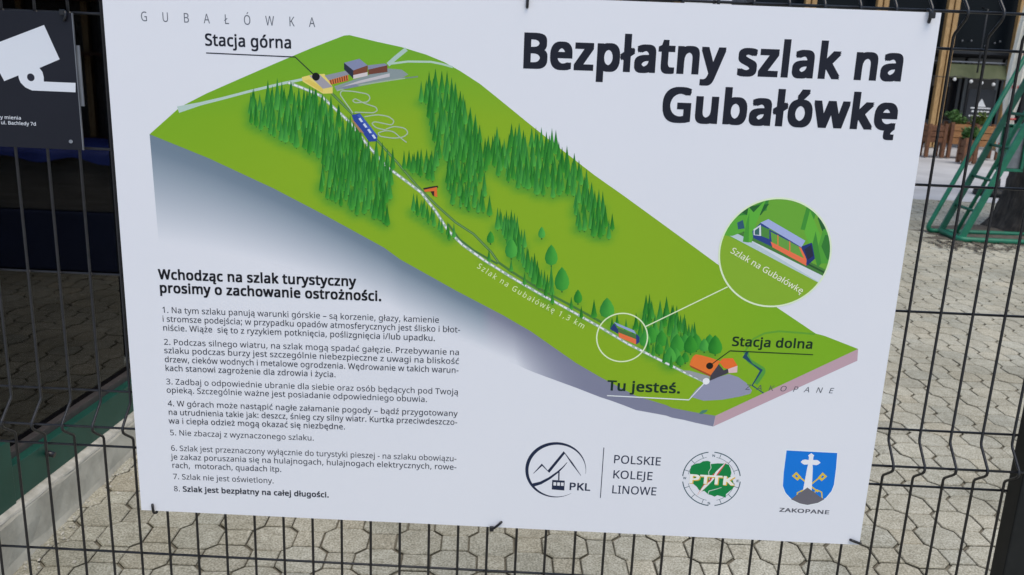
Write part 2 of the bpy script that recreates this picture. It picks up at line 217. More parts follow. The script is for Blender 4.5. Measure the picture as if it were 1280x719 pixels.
def bar(bm, p, q, wd, dp, side):
    """flat bar from p to q; wd across 'side' direction, dp across the other"""
    p, q = Vector(p), Vector(q); t = (q - p).normalized(); s = Vector(side); s = (s - t * s.dot(t)).normalized(); u = t.cross(s)
    v = [bm.verts.new(c + a * s * wd / 2 + b * u * dp / 2) for c in (p, q) for a, b in ((-1,-1),(1,-1),(1,1),(-1,1))]
    for f in ((3,2,1,0),(4,5,6,7),(0,1,5,4),(1,2,6,5),(2,3,7,6),(3,0,4,7)): bm.faces.new([v[i] for i in f])
    bmesh.ops.recalc_face_normals(bm, faces=bm.faces)
    return bm

def rounded(pts, rad=0.05, n=5):
    pts = [Vector(p) for p in pts]; out = [pts[0]]
    for i in range(1, len(pts) - 1):
        a, b, c = pts[i - 1], pts[i], pts[i + 1]
        r = min(rad, (a - b).length * 0.45, (c - b).length * 0.45)
        p, q = b + (a - b).normalized() * r, b + (c - b).normalized() * r
        for k in range(n + 1):
            t = k / n; out.append(p * (1 - t) ** 2 + b * 2 * t * (1 - t) + q * t * t)
    out.append(pts[-1]); return out

# ------------------------------------------------------------------ materials
M_wire = mat('anthracite wire paint', (0.006, 0.006, 0.008), 0.36, col2=(0.016, 0.016, 0.018), scale=90, spec=0.55, bump=0.12, bscale=220)
M_post = mat('anthracite post paint', (0.008, 0.009, 0.009), 0.55, col2=(0.012, 0.013, 0.013), scale=30, bump=0.05, spec=0.3)
M_green = mat('green gloss paint', (0.004, 0.055, 0.036), 0.5, col2=(0.008, 0.07, 0.047), scale=9, bump=0.06, bscale=40)
M_green2 = mat('weathered green paint', (0.006, 0.14, 0.075), 0.45, col2=(0.012, 0.19, 0.105), scale=14, bump=0.05)
M_greend = mat('dark green paint', (0.004, 0.075, 0.045), 0.45, col2=(0.009, 0.11, 0.065), scale=14)
M_conc = mat('plinth concrete', (0.29, 0.275, 0.225), 0.9, col2=(0.47, 0.45, 0.375), scale=9, detail=10, bump=0.35, bscale=90)
M_lip = mat('mortar lip', (0.38, 0.36, 0.30), 0.9, col2=(0.56, 0.53, 0.455), scale=30, detail=8, bump=0.4, bscale=120)
M_dark = mat('dark cladding', (0.012, 0.014, 0.018), 0.55, col2=(0.02, 0.023, 0.028), scale=4, bump=0.05)
M_frame = mat('brown window frame', (0.045, 0.038, 0.035), 0.5, col2=(0.065, 0.055, 0.05), scale=25)
M_gold = mat('varnished pine', (0.35, 0.20, 0.07), 0.45, col2=(0.55, 0.35, 0.15), scale=14, stretch=(8, 8, 0.7), bump=0.1)
M_brown = mat('brown stained boards', (0.10, 0.038, 0.016), 0.6, col2=(0.22, 0.095, 0.04), scale=12, stretch=(6, 6, 1.5), bump=0.15)
M_orange = mat('honey stained boards', (0.26, 0.11, 0.035), 0.6, col2=(0.4, 0.2, 0.07), scale=12, stretch=(1.5, 6, 6), bump=0.15)
M_olive = mat('olive fabric', (0.07, 0.085, 0.036), 0.8, col2=(0.10, 0.115, 0.055), scale=5)
M_white = mat('white paint', (0.75, 0.75, 0.73), 0.5, col2=(0.82, 0.82, 0.80), scale=8)
M_cloth = mat('white parasol cloth', (0.80, 0.76, 0.66), 0.8, col2=(0.88, 0.85, 0.77), scale=20, bump=0.3)
M_red = mat('red print', (0.45, 0.03, 0.03), 0.6, col2=(0.55, 0.06, 0.05), scale=20)
M_bark = mat('bark', (0.022, 0.017, 0.013), 0.95, col2=(0.075, 0.06, 0.047), scale=9, detail=9, stretch=(3, 3, 0.8), bump=1.0, bscale=14)
M_leaf = mat('leaves', (0.03, 0.09, 0.015), 0.6, col2=(0.08, 0.19, 0.03), scale=2.5)
M_leafy = mat('yellow green leaves', (0.07, 0.12, 0.015), 0.6, col2=(0.16, 0.2, 0.03), scale=4)
M_tie = mat('black nylon', (0.008, 0.008, 0.011), 0.35)
M_navy = mat('navy panel', (0.020, 0.030, 0.085), 0.6, col2=(0.028, 0.042, 0.11), scale=3)
M_blue = mat('blue sheet', (0.03, 0.06, 0.35), 0.6, col2=(0.05, 0.09, 0.45), scale=6)
M_soil = mat('dry soil', (0.07, 0.058, 0.043), 0.95, col2=(0.16, 0.135, 0.10), scale=18, detail=10, bump=0.8)
M_steel = mat('grey metal', (0.20, 0.21, 0.23), 0.4, metal=0.6, col2=(0.26, 0.27, 0.29), scale=20)
M_plaza = mat('pale plaza concrete', (0.40, 0.40, 0.40), 0.85, col2=(0.52, 0.52, 0.52), scale=1.3, detail=12, bump=0.1, bscale=60)
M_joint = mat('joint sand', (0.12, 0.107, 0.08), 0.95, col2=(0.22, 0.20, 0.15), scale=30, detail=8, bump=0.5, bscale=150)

def glass_mat():
    m = bpy.data.materials.new('dark window glass'); m.use_nodes = True
    n = m.node_tree; n.nodes.remove(n.nodes['Principled BSDF']); out = n.nodes['Material Output']
    tr = n.nodes.new('ShaderNodeBsdfTransparent'); tr.inputs[0].default_value = (0.42, 0.44, 0.46, 1)
    gl = n.nodes.new('ShaderNodeBsdfGlossy'); gl.inputs['Roughness'].default_value = 0.015; gl.inputs[0].default_value = (0.9, 0.92, 0.95, 1)
    fr = n.nodes.new('ShaderNodeFresnel'); fr.inputs[0].default_value = 1.36
    mx = n.nodes.new('ShaderNodeMixShader')
    n.links.new(fr.outputs[0], mx.inputs[0]); n.links.new(tr.outputs[0], mx.inputs[1]); n.links.new(gl.outputs[0], mx.inputs[2])
    n.links.new(mx.outputs[0], out.inputs[0])
    return m
M_glass = glass_mat()

def ink_mat():
    """printed sheet: every printed shape carries its own flat ink colour in the mesh attribute 'ink'"""
    m = bpy.data.materials.new('printed ink'); m.use_nodes = True
    n = m.node_tree; b = n.nodes['Principled BSDF']
    a = n.nodes.new('ShaderNodeAttribute'); a.attribute_name = 'ink'
    n.links.new(a.outputs['Color'], b.inputs['Base Color'])
    b.inputs['Roughness'].default_value = 0.42; b.inputs['Specular IOR Level'].default_value = 0.2
    return m
M_ink = ink_mat()
M_board = mat('white laminated board', (0.795, 0.80, 0.835), 0.42, col2=(0.81, 0.815, 0.845), scale=3, spec=0.3)
WHITE = (0.80, 0.806, 0.84)
M_edge = mat('board edge', (0.05, 0.05, 0.055), 0.6)

# ------------------------------------------------------------------ setting: ground
def sheet(name, pts, z, m):
    bm = B(); bm.faces.new([bm.verts.new((x, y, z)) for x, y in pts])
    return tag(obj(name, bm, m), kind='structure')
sheet('ground', [(-400, -400), (400, -400), (400, 400), (-400, 400)], -0.016, M_plaza)

# paving of octagon-and-square concrete blocks, every block with its own chamfered top
PR = math.radians(PAVE_ROT); PC = (0.575, 1.09); P = 0.1125
PX0, PX1, PY0, PY1 = -1.3, 9.2, -2.6, 9.2
def paving():
    V, F, col = [], [], []
    ca, sa = math.cos(PR), math.sin(PR)
    rnd = random.Random(3)
    ow, sw, ch, gp = 0.1400, 0.0850, 0.0300, 0.0040
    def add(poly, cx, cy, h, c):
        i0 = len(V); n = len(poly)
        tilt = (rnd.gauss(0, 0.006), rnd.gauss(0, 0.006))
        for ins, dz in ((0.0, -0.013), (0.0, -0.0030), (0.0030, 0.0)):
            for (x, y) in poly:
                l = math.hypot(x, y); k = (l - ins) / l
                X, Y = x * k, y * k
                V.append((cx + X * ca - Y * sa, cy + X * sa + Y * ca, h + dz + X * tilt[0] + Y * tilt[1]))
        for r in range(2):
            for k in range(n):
                F.append((i0 + r * n + k, i0 + r * n + (k + 1) % n, i0 + (r + 1) * n + (k + 1) % n, i0 + (r + 1) * n + k)); col.append((c[0] * 0.32, c[1] * 0.31, c[2] * 0.28, 1) if r == 0 else (c[0] * 0.86, c[1] * 0.85, c[2] * 0.83, 1))   # sides darkened: the shade down in the joints is put into their colour
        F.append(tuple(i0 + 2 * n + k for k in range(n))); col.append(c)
    R = 120
    for i in range(-R, R):
        for j in range(-R, R):
            lx, ly = i * P, j * P
            cx, cy = PC[0] + lx * ca - ly * sa, PC[1] + lx * sa + ly * ca
            if not (PX0 < cx < PX1 and PY0 < cy < PY1): continue
            if cx < -0.80 and cy > 0.2: continue
            g = 1 + rnd.gauss(0, 0.05); t = rnd.gauss(0, 0.012)
            c = (g * (1 + t), g, g * (1 - t * 1.2), 1)
            h = rnd.gauss(0, 0.0008)
            jx, jy = rnd.gauss(0, 0.0008), rnd.gauss(0, 0.0008)
            if (i + j) % 2 == 0:
                a = ow / 2 - gp / 2; k = a - ch
                add([(a, -k), (a, k), (k, a), (-k, a), (-a, k), (-a, -k), (-k, -a), (k, -a)], cx + jx, cy + jy, h, c)
            else:
                a = sw / 2 - gp / 2
                add([(a, -a), (a, a), (-a, a), (-a, -a)], cx + jx, cy + jy, h, c)
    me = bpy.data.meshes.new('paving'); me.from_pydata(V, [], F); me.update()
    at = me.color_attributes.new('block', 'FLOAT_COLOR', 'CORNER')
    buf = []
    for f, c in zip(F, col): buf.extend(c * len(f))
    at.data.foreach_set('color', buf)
    m = bpy.data.materials.new('grey concrete blocks'); m.use_nodes = True
    n = m.node_tree; b = n.nodes['Principled BSDF']; b.inputs['Roughness'].default_value = 0.9; b.inputs['Specular IOR Level'].default_value = 0.25
    tc = n.nodes.new('ShaderNodeTexCoord')
    def noise(s, d, dims=None):
        t = n.nodes.new('ShaderNodeTexNoise'); t.inputs['Scale'].default_value = s; t.inputs['Detail'].default_value = d
        n.links.new(tc.outputs['Object'], t.inputs['Vector']); return t
    def ramp(t, stops):
        r = n.nodes.new('ShaderNodeValToRGB'); e = r.color_ramp.elements
        e[0].position, e[0].color = stops[0][0], (*stops[0][1], 1); e[1].position, e[1].color = stops[-1][0], (*stops[-1][1], 1)
        for p, c in stops[1:-1]: q = e.new(p); q.color = (*c, 1)
        n.links.new(t.outputs[0], r.inputs[0]); return r
    def mul(a, bb, fac=1.0):
        x = n.nodes.new('ShaderNodeMix'); x.data_type = 'RGBA'; x.blend_type = 'MULTIPLY'; x.inputs[0].default_value = fac
        n.links.new(a, x.inputs[6]); n.links.new(bb, x.inputs[7]); return x.outputs[2]
    base = ramp(noise(170, 4), [(0.36, PAVE_A), (0.5, PAVE_B), (0.64, PAVE_C)]).outputs[0]
    blot = ramp(noise(1.6, 9), [(0.32, (0.72, 0.72, 0.70)), (0.62, (1.06, 1.06, 1.06))]).outputs[0]
    fine = ramp(noise(26, 9), [(0.3, (0.82, 0.81, 0.78)), (0.65, (1.05, 1.05, 1.05))]).outputs[0]
    va = n.nodes.new('ShaderNodeAttribute'); va.attribute_name = 'block'
    o = mul(mul(mul(base, blot), fine), va.outputs['Color'])
    n.links.new(o, b.inputs['Base Color'])
    bp = n.nodes.new('ShaderNodeBump'); bp.inputs['Strength'].default_value = 0.55; bp.inputs['Distance'].default_value = 0.002
    n.links.new(noise(260, 4).outputs[0], bp.inputs['Height']); n.links.new(bp.outputs[0], b.inputs['Normal'])
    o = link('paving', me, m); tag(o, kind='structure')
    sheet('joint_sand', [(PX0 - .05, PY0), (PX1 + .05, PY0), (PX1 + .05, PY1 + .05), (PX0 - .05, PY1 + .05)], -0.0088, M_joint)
paving()

# ------------------------------------------------------------------ glazed kiosk on the left
def kiosk():
    t = thing('glazed_kiosk', 'dark glass fronted kiosk with green base panels on a concrete plinth', 'building', (-0.8, 0.2, 0))
    Y0, Y1 = 0.2, 4.2
    def part(name, bm, m, parent=t): 
        return obj(name, bm, m, parent, origin=None)
    off = Vector((0.8, -0.2, 0))
    def bx(x0, x1, y0, y1, z0, z1, bev=0.0):
        bm = B(); box(bm, x0, x1, y0, y1, z0, z1, bev)
        if 0.05 < z0 and z1 < 0.45:                 # the base runs slightly downhill
            for v in bm.verts: v.co.z -= 0.05 * (v.co.y - 1.0)
        bmesh.ops.translate(bm, verts=bm.verts, vec=off); return bm
    # plinth: rough face with a worn slanting lip
    bm = B(); n = 60; rnd = random.Random(5); prof = [(-0.752, -0.02), (-0.768, 0.02), (-0.776, 0.08), (-0.782, 0.124), (-0.790, 0.131), (-0.84, 0.134)]
    rows = []
    for i in range(n + 1):
        y = Y0 + (Y1 - Y0) * i / n
        rows.append([bm.verts.new((x + rnd.gauss(0, 0.0016) + off.x, y + off.y, z + rnd.gauss(0, 0.0016) - 0.05 * (y - 1.0) * min(1, max(0, z / 0.12)))) for x, z in prof])
    for i in range(n):
        for k in range(len(prof) - 1): bm.faces.new((rows[i][k], rows[i + 1][k], rows[i + 1][k + 1], rows[i][k + 1]))
    pl = part('plinth', bm, M_conc)
    bm = B(); rows = []
    for i in range(n + 1):
        y = Y0 + (Y1 - Y0) * i / n; q = rnd.gauss(0, 0.002)
        rows.append([bm.verts.new((x + off.x, y + off.y, z - 0.05 * (y - 1.0))) for x, z in ((-0.7865 + q, 0.1305), (-0.789 + q, 0.137), (-0.805, 0.146), (-0.84, 0.148))])
    for i in range(n):
        for k in range(3): bm.faces.new((rows[i][k], rows[i + 1][k], rows[i + 1][k + 1], rows[i][k + 1]))
    part('mortar_lip', bm, M_lip, pl)
    part('base_panel', bx(-0.845, -0.812, 0.935, Y1, 0.143, 0.258, 0.003), M_green)
    part('base_panel', bx(-0.845, -0.805, Y0, 0.932, 0.143, 0.345, 0.003), M_green)
    bm = bx(-0.868, -0.842, 0.935, Y1, 0.254, 0.280, 0.002); part('frame_rail', bm, M_frame)
    bm = bx(-0.900, -0.878, 0.935, Y1, 0.280, 0.304, 0.002); part('frame_rail', bm, M_dark)
    # drain spout on the green panel
    bm = B(); tube(bm, [Vector((-0.815, 1.115, 0.222)) + off, Vector((-0.785, 1.115, 0.215)) + off], 0.009, 10); part('drain_spout', bm, M_tie)
    for y0, y1 in ((0.25, 1.83), (1.93, 3.1), (3.2, 4.15)):
        part('glass_pane', bx(-0.874, -0.868, y0, y1, 0.16, 2.45), M_glass)
    for y0, y1 in ((1.83, 1.93), (3.1, 3.2), (4.15, 4.22)):
        part('frame_post', bx(-0.90, -0.845, y0, y1, 0.28, 2.5, 0.003), M_dark)
    part('roof', bx(-4.2, -0.72, 0.1, 4.4, 2.5, 2.68, 0.01), M_green)
    part('back_wall', bx(-4.1, -4.0, 0.2, 4.2, 0, 2.5), M_dark)
    part('side_wall', bx(-4.0, -0.86, 4.22, 4.30, 0, 2.5), M_dark)
    part('side_wall', bx(-4.0, -0.90, 0.1, 0.2, 0, 2.5), M_dark)
    part('interior_floor', bx(-4.0, -0.90, 0.2, 4.2, 0.0, 0.15), M_dark)
    return t
kiosk()

# things seen through the kiosk glass
t = thing('display_counter', 'navy shop counter with a blue cloth behind the dark kiosk glass', 'counter', (-2.0, 2.6, 0.15))
bm = B(); box(bm, -0.35, 0.35, -0.9, 0.45, 0, 0.62, 0.01); obj('counter_body', bm, M_navy, t)
bm = B(); box(bm, -0.37, 0.38, -0.92, 0.47, 0.622, 0.66, 0.006); obj('counter_top', bm, M_dark, t)
bm = B()
g = []
for i in range(13):
    row = []
    for j in range(13):
        row.append(bm.verts.new((-0.3 + 0.62 * i / 12, -0.85 + 1.1 * j / 12, 0.68 + 0.10 * abs(math.sin(i * 1.7 + j * 0.9)) * math.exp(-((j - 7) / 5) ** 2))))
    g.append(row)
for i in range(12):
    for j in range(12): bm.faces.new((g[i][j], g[i + 1][j], g[i + 1][j + 1], g[i][j + 1]))
obj('folded_cloth', bm, M_blue, t, smooth=True)
t = thing('shelf_unit', 'tall dark wooden shelf unit inside the kiosk behind the glass', 'shelf', (-2.0, 3.5, 0.15))
for z in (0.5, 0.95, 1.25, 1.6, 1.95):
    bm = B(); box(bm, -0.3, 0.3, -0.35, 0.35, z, z + 0.025); obj('shelf', bm, M_brown, t)
for y in (-0.35, -0.12, 0.12, 0.35):
    bm = B(); box(bm, 0.27, 0.30, y - 0.015, y + 0.015, 0, 2.1); obj('upright', bm, M_brown, t)
rnd = random.Random(11)
for z in (0.975, 1.275, 1.625):
    for k in range(6):
        y = -0.3 + k * 0.11; h = rnd.uniform(0.12, 0.22)
        bm = B(); tube(bm, [(-2.0 + 0.1, 3.5 + y, 0.15 + z), (-1.9, 3.5 + y, 0.15 + z + h * 0.65), (-1.9, 3.5 + y, 0.15 + z + h * 0.75), (-1.9, 3.5 + y, 0.15 + z + h)], [0.035, 0.035, 0.013, 0.013], 10)
        tag(obj('bottle', bm, rnd.choice([M_brown, M_dark, M_orange]), smooth=False, origin=(-1.9, 3.5 + y, 0.15 + z)), 'small bottle standing on the shelf unit inside the kiosk', 'bottle', 'bottles on the kiosk shelves')

bm = B(); rnd = random.Random(18)
for k in range(520):
    x = -0.757 + abs(rnd.gauss(0, 0.035 if k < 380 else 0.5)); y = rnd.uniform(0.25, 4.0); s = abs(rnd.gauss(0.0035, 0.002)) + 0.0012; a = rnd.uniform(0, 6.28)
    v = [bm.verts.new((x + s * math.cos(a + q) * rnd.uniform(0.6, 1.3), y + s * math.sin(a + q) * rnd.uniform(0.6, 1.3), 0.0015)) for q in (0, 1.57, 3.14, 4.71)] + [bm.verts.new((x, y, 0.002 + s * 0.7))]
    for q in range(4): bm.faces.new((v[q], v[(q + 1) % 4], v[4]))
tag(obj('grit', bm, M_lip), kind='stuff', label='pale grit and mortar crumbs lying along the foot of the plinth', cat='grit')

# ------------------------------------------------------------------ far building with paired timber posts
def far_building():
    t = thing('restaurant_building', 'dark restaurant front with paired golden timber posts beyond the plaza', 'building', (12, 17, 0))
    def bx(x0, x1, y0, y1, z0, z1, bev=0.0):
        bm = B(); box(bm, x0 - 12, x1 - 12, y0 - 17, y1 - 17, z0, z1, bev); return bm
    obj('wall', bx(4.9, 24, 18.3, 18.6, 0, 5.2), M_dark, t)
    obj('side_wall', bx(4.75, 4.9, 17.2, 18.6, 0, 5.2), M_dark, t)
    obj('roof', bx(4.4, 24.5, 16.4, 24, 5.2, 5.5, 0.02), M_frame, t)
    obj('upper_window', bx(4.95, 24, 17.35, 17.38, 1.95, 5.2), mat('black tinted glazing', (0.008, 0.011, 0.014), 0.25, spec=0.1), t)
    obj('lintel', bx(4.95, 24, 17.25, 17.40, 1.86, 1.95, 0.005), M_dark, t)
    obj('ledge', bx(8.3, 10.0, 17.1, 17.32, 1.69, 1.715, 0.004), M_steel, t)
    for k, xc in enumerate((5.96, 7.36, 8.74, 10.12, 11.5, 12.9, 14.3, 15.7, 17.1)):
        for s in (-0.062, 0.062):
            obj('timber_post', bx(xc + s - 0.047, xc + s + 0.047, 16.94, 17.06, 0, 5.2, 0.006), M_gold, t)
    bm = B(); tube(bm, [(9.36 - 12, -0.12, 1.5), (9.36 - 12, -0.12, 2.7), (9.36 - 12, 0.1, 2.74)], 0.018, 8); obj('drain_pipe', bm, M_dark, t)
    for x in (9.15, 9.33, 9.62, 9.8, 9.9):
        bm = B(); bmesh.ops.create_uvsphere(bm, u_segments=10, v_segments=6, radius=0.02); bmesh.ops.translate(bm, verts=bm.verts, vec=(x - 12, 0.28, 2.08 + 0.05 * math.sin(x * 9))); obj('glazing_glint', bm, M_steel, t, smooth=True)  # small grey balls stand in for faint reflections in the upper glazing
    # glazed doors at the back of the porch
    for k in range(9):
        x = 8.2 + k * 0.78
        f = obj('door', bx(x, x + 0.72, 18.2, 18.26, 0.02, 1.8, 0.004), mat('door paint', (0.06, 0.066, 0.07), 0.4), t) if k % 2 else obj('window', bx(x, x + 0.72, 18.2, 18.26, 0.3, 1.8, 0.004), mat('window frame paint', (0.11, 0.12, 0.125), 0.4), t)
        obj('pane', bx(x + 0.08, x + 0.64, 18.17, 18.195, 0.5, 1.7), mat('dark pane', (0.01, 0.012, 0.016), 0.08), f)
    return t
far_building()
# olive awning panel, string of globe bulbs, painted notice board
bm = B()
for i in range(8):
    x0, x1 = 8.86 + i * 0.16, 8.86 + (i + 1) * 0.16
    v = [bm.verts.new((x, y, z)) for x, y, z in ((x0, 16.95, 1.40 - 0.01 * (i % 2)), (x1, 16.95, 1.40 - 0.01 * ((i + 1) % 2)), (x1, 17.12, 1.66), (x0, 17.12, 1.66))]
    bm.faces.new(v)
bmesh.ops.remove_doubles(bm, verts=bm.verts, dist=0.001)
bmesh.ops.solidify(bm, geom=bm.faces[:], thickness=0.02)
o = obj('awning', bm, M_olive, origin=(9.5, 17.0, 1.4)); tag(o, 'olive green fabric awning strip hung between the golden timber posts', 'awning')
t = thing('string_lights', 'string of white globe bulbs hung under the olive awning', 'lights', (9.4, 16.9, 1.36))
pts = []
for i in range(25):
    x = -1.1 + 2.2 * i / 24; pts.append((x, 0, 0.05 - 0.035 * abs(math.sin(i * PI / 8)) - 0.03 * x))
bm = B(); tube(bm, pts, 0.008, 6); obj('cable', bm, M_tie, t)
for x, z in ((-0.95, 0.03), (-0.45, 0.02), (-0.12, -0.01), (0.09, -0.03), (0.33, -0.05), (0.62, -0.05), (0.95, -0.06)):
    bm = B(); bmesh.ops.create_uvsphere(bm, u_segments=12, v_segments=8, radius=0.034); bmesh.ops.translate(bm, verts=bm.verts, vec=(x, 0, z - 0.02))
    b = obj('bulb', bm, M_white, t, smooth=True)
    bm = B(); tube(bm, [(x, 0, z + 0.012), (x, 0, z + 0.05)], 0.014, 8); obj('socket', bm, M_tie, b)
t = thing('notice_board', 'black board with a white mountain sign hung by the restaurant door', 'sign', (9.65, 17.1, 0.4))
bm = B(); box(bm, -0.28, 0.26, 0.0, 0.03, 0.0, 0.78, 0.006); obj('board', bm, M_dark, t)
bm = B()
for poly in ([(-0.10, 0.44), (0.10, 0.44), (0.0, 0.60)], [(-0.2, 0.40), (0.2, 0.40), (0.2, 0.425), (-0.2, 0.425)]):
    bm.faces.new([bm.verts.new((x, -0.004, z)) for x, z in poly])
for q, (z, wd) in enumerate(((0.33, 0.17), (0.24, 0.21), (0.16, 0.15), (0.08, 0.19))):
    rr = random.Random(q); x = -wd
    while x < wd:
        l = rr.uniform(0.02, 0.06); bm.faces.new([bm.verts.new(p) for p in ((x, -0.004, z), (x + l, -0.004, z), (x + l, -0.004, z + rr.uniform(0.025, 0.04)), (x, -0.004, z + 0.03))]); x += l + 0.015
obj('emblem', bm, M_white, t)

# pale house, bush and parasol that show in the gap above the board
t = thing('rendered_house', 'pale rendered house behind the plaza left of the restaurant', 'house', (3.6, 34, 0))
bm = B(); box(bm, -4.5, 5.5, 0, 8, 0, 6.2); obj('wall', bm, M_white, t)
bm = B()
v = [bm.verts.new(p) for p in ((-5, -0.5, 6.2), (6, -0.5, 6.2), (6, 8.5, 6.2), (-5, 8.5, 6.2), (-5, 4, 9.5), (6, 4, 9.5))]
for f in ((0, 1, 5, 4), (2, 3, 4, 5), (0, 4, 3), (1, 2, 5), (3, 2, 1, 0)): bm.faces.new([v[i] for i in f])
obj('roof', bm, M_frame, t)
for x in (-3.4, -1.2, 1.0, 3.2):
    bm = B(); box(bm, x, x + 1.0, -0.05, 0.02, 3.9, 5.2); f = obj('window', bm, M_white, t)
    bm = B(); box(bm, x + 0.08, x + 0.92, -0.07, -0.052, 3.98, 5.12); obj('pane', bm, M_dark, f)

def leaf_clump(bm, cx, cy, cz, rx, ry, rz, n, s, rnd, hollow=0.35):
    for _ in range(n):
        while True:
            p = Vector((rnd.uniform(-1, 1), rnd.uniform(-1, 1), rnd.uniform(-1, 1)))
            if hollow < p.length < 1: break
        c = Vector((cx + p.x * rx, cy + p.y * ry, cz + p.z * rz))
        d = Vector((rnd.gauss(0, 1), rnd.gauss(0, 1), rnd.gauss(0, 0.7))).normalized(); e = d.cross(Vector((rnd.gauss(0, 1), rnd.gauss(0, 1), rnd.gauss(0, 1)))).normalized()
        l = s * rnd.uniform(0.6, 1.4)
        bm.faces.new([bm.verts.new(c + q) for q in (-d * l, e * l * 0.45, d * l, -e * l * 0.45)])

rnd = random.Random(21)
t = thing('garden_bush', 'large leafy green bush in front of the pale house', 'bush', (3.75, 16.2, 0))
bm = B()
for k in range(9): leaf_clump(bm, rnd.uniform(-0.6, 0.5), rnd.uniform(-0.4, 0.4), rnd.uniform(0.5, 2.35), 0.4, 0.4, 0.42, 170, 0.06, rnd)
obj('foliage', bm, M_leaf, t)
bm = B()
for k in range(4): tube(bm, [(0, 0, 0), (rnd.uniform(-.3, .3), rnd.uniform(-.2, .2), 0.9), (rnd.uniform(-.5, .5), rnd.uniform(-.3, .3), 1.9)], [0.04, 0.03, 0.012], 7)
obj('stem', bm, M_bark, t)
# market stall standing behind the board: seen mirrored in the kiosk glass and as a navy strip over the board
t = thing('market_stall', 'navy market stall with dark counter and blue cloth mirrored in the kiosk glass', 'stall', (0.6, 4.5, 0))
bm = B(); box(bm, -0.9, 1.0, -0.45, 0.45, 0.02, 0.40, 0.01); obj('base', bm, M_navy, t)
bm = B(); box(bm, -0.9, 1.0, -0.42, 0.45, 0.402, 0.76, 0.01); obj('counter', bm, mat('weathered grey boards', (0.13, 0.12, 0.105), 0.7, col2=(0.22, 0.21, 0.19), scale=6, stretch=(0.6, 4, 8), bump=0.2), t)
bm = B(); box(bm, -0.93, 1.03, -0.47, 0.47, 0.762, 0.79, 0.006); obj('counter_top', bm, M_brown, t)
bm = B(); g = []
for i in range(25):
    row = []
    for j, (y, z) in enumerate(((-0.485, 0.73), (-0.48, 0.76), (-0.475, 0.796), (-0.3, 0.80), (0.0, 0.81))):
        row.append(bm.verts.new((-0.7 + 1.5 * i / 24, y - 0.012 * math.sin(i * 1.3) * (j < 2), z + 0.02 * math.sin(i * 0.9) * (j == 0) + 0.012 * abs(math.sin(i * 0.7 + j)) * (j > 2))))
    g.append(row)
for i in range(24):
    for j in range(4): bm.faces.new((g[i][j], g[i + 1][j], g[i + 1][j + 1], g[i][j + 1]))
obj('counter_cloth', bm, M_blue, t, smooth=True)
bm = B(); box(bm, -0.9, 1.0, 0.40, 0.45, 0.79, 2.1); obj('back_wall', bm, M_frame, t)
for x in (-0.88, -0.4, 0.1, 0.55, 0.94):
    bm = B(); box(bm, x, x + 0.045, 0.36, 0.398, 0.79, 2.1, 0.003); obj('upright', bm, M_gold, t)
for z in (1.35, 1.7):
    bm = B(); box(bm, -0.83, 0.94, 0.16, 0.355, z, z + 0.02, 0.002); obj('shelf', bm, M_brown, t)
bm = B()
v = [bm.verts.new(p) for p in ((-1.0, -0.6, 2.12), (1.1, -0.6, 2.12), (1.1, 0.55, 2.42), (-1.0, 0.55, 2.42), (-1.0, -0.6, 1.94), (1.1, -0.6, 1.94), (1.1, 0.55, 2.1), (-1.0, 0.55, 2.1))]
for f in ((0, 1, 2, 3), (4, 5, 1, 0), (5, 6, 2, 1), (6, 7, 3, 2), (7, 4, 0, 3), (7, 6, 5, 4)): bm.faces.new([v[q] for q in f])
obj('canopy', bm, mat('navy canvas', (0.03, 0.03, 0.15), 0.8), t)
for x in (-0.95, 1.05):
    bm = B(); tube(bm, [(x, -0.55, 0), (x, -0.55, 1.935)], 0.02, 10); obj('pole', bm, M_steel, t)
bm = B(); tube(bm, [(1.15, 4.3, 0.802), (1.15, 4.3, 0.83), (1.15, 4.3, 0.885), (1.15, 4.3, 0.89)], [0.06, 0.075, 0.10, 0.02], 20)
tag(obj('bowl', bm, M_red, origin=(1.15, 4.3, 0.8)), 'red bowl standing on the blue cloth of the market stall', 'bowl')

# ------------------------------------------------------------------ terrace furniture beyond the plaza
def planter(loc, wx, wy, h, legs, m, label):
    t = thing('wooden_planter', label, 'planter', loc, 'wooden planters on the terrace')
    bm = B(); z0 = legs; nb = max(2, int(round((h - legs) / 0.12)))
    for k in range(nb):
        a = z0 + (h - z0) * k / nb + 0.006; b = z0 + (h - z0) * (k + 1) / nb - 0.006
        box(bm, -wx / 2, wx / 2, -wy / 2, wy / 2, a, b, 0.005)
    obj('box', bm, m, t)
    for sx in (-1, 1):
        for sy in (-1, 1):
            bm = B(); box(bm, sx * (wx / 2 - 0.03) - 0.03 + 0.012 * sx, sx * (wx / 2 - 0.03) + 0.03 + 0.012 * sx, sy * (wy / 2 - 0.03) - 0.03 + 0.012 * sy, sy * (wy / 2 - 0.03) + 0.03 + 0.012 * sy, 0, h + 0.03, 0.004)
            obj('leg', bm, M_brown, t)
    bm = B(); box(bm, -wx / 2 + 0.02, wx / 2 - 0.02, -wy / 2 + 0.02, wy / 2 - 0.02, h - 0.05, h - 0.012); obj('soil', bm, M_soil, t)
    return t
def plant(loc, r, h, m, label, seed):
    t = thing('potted_plant', label, 'plant', loc, 'plants in the wooden planters'); rnd = random.Random(seed)
    bm = B()
    for k in range(7): leaf_clump(bm, rnd.uniform(-r, r) * 0.7, rnd.uniform(-0.08, 0.08), h * rnd.uniform(0.35, 0.85), r * 0.45, 0.12, h * 0.3, 60, 0.035, rnd)
    obj('foliage', bm, m, t)
    bm = B()
    for k in range(5): tube(bm, [(rnd.uniform(-r, r) * .5, 0, -0.03), (rnd.uniform(-r, r) * .7, rnd.uniform(-.05, .05), h * 0.6)], [0.01, 0.005], 6)
    obj('stem', bm, M_leafy, t)
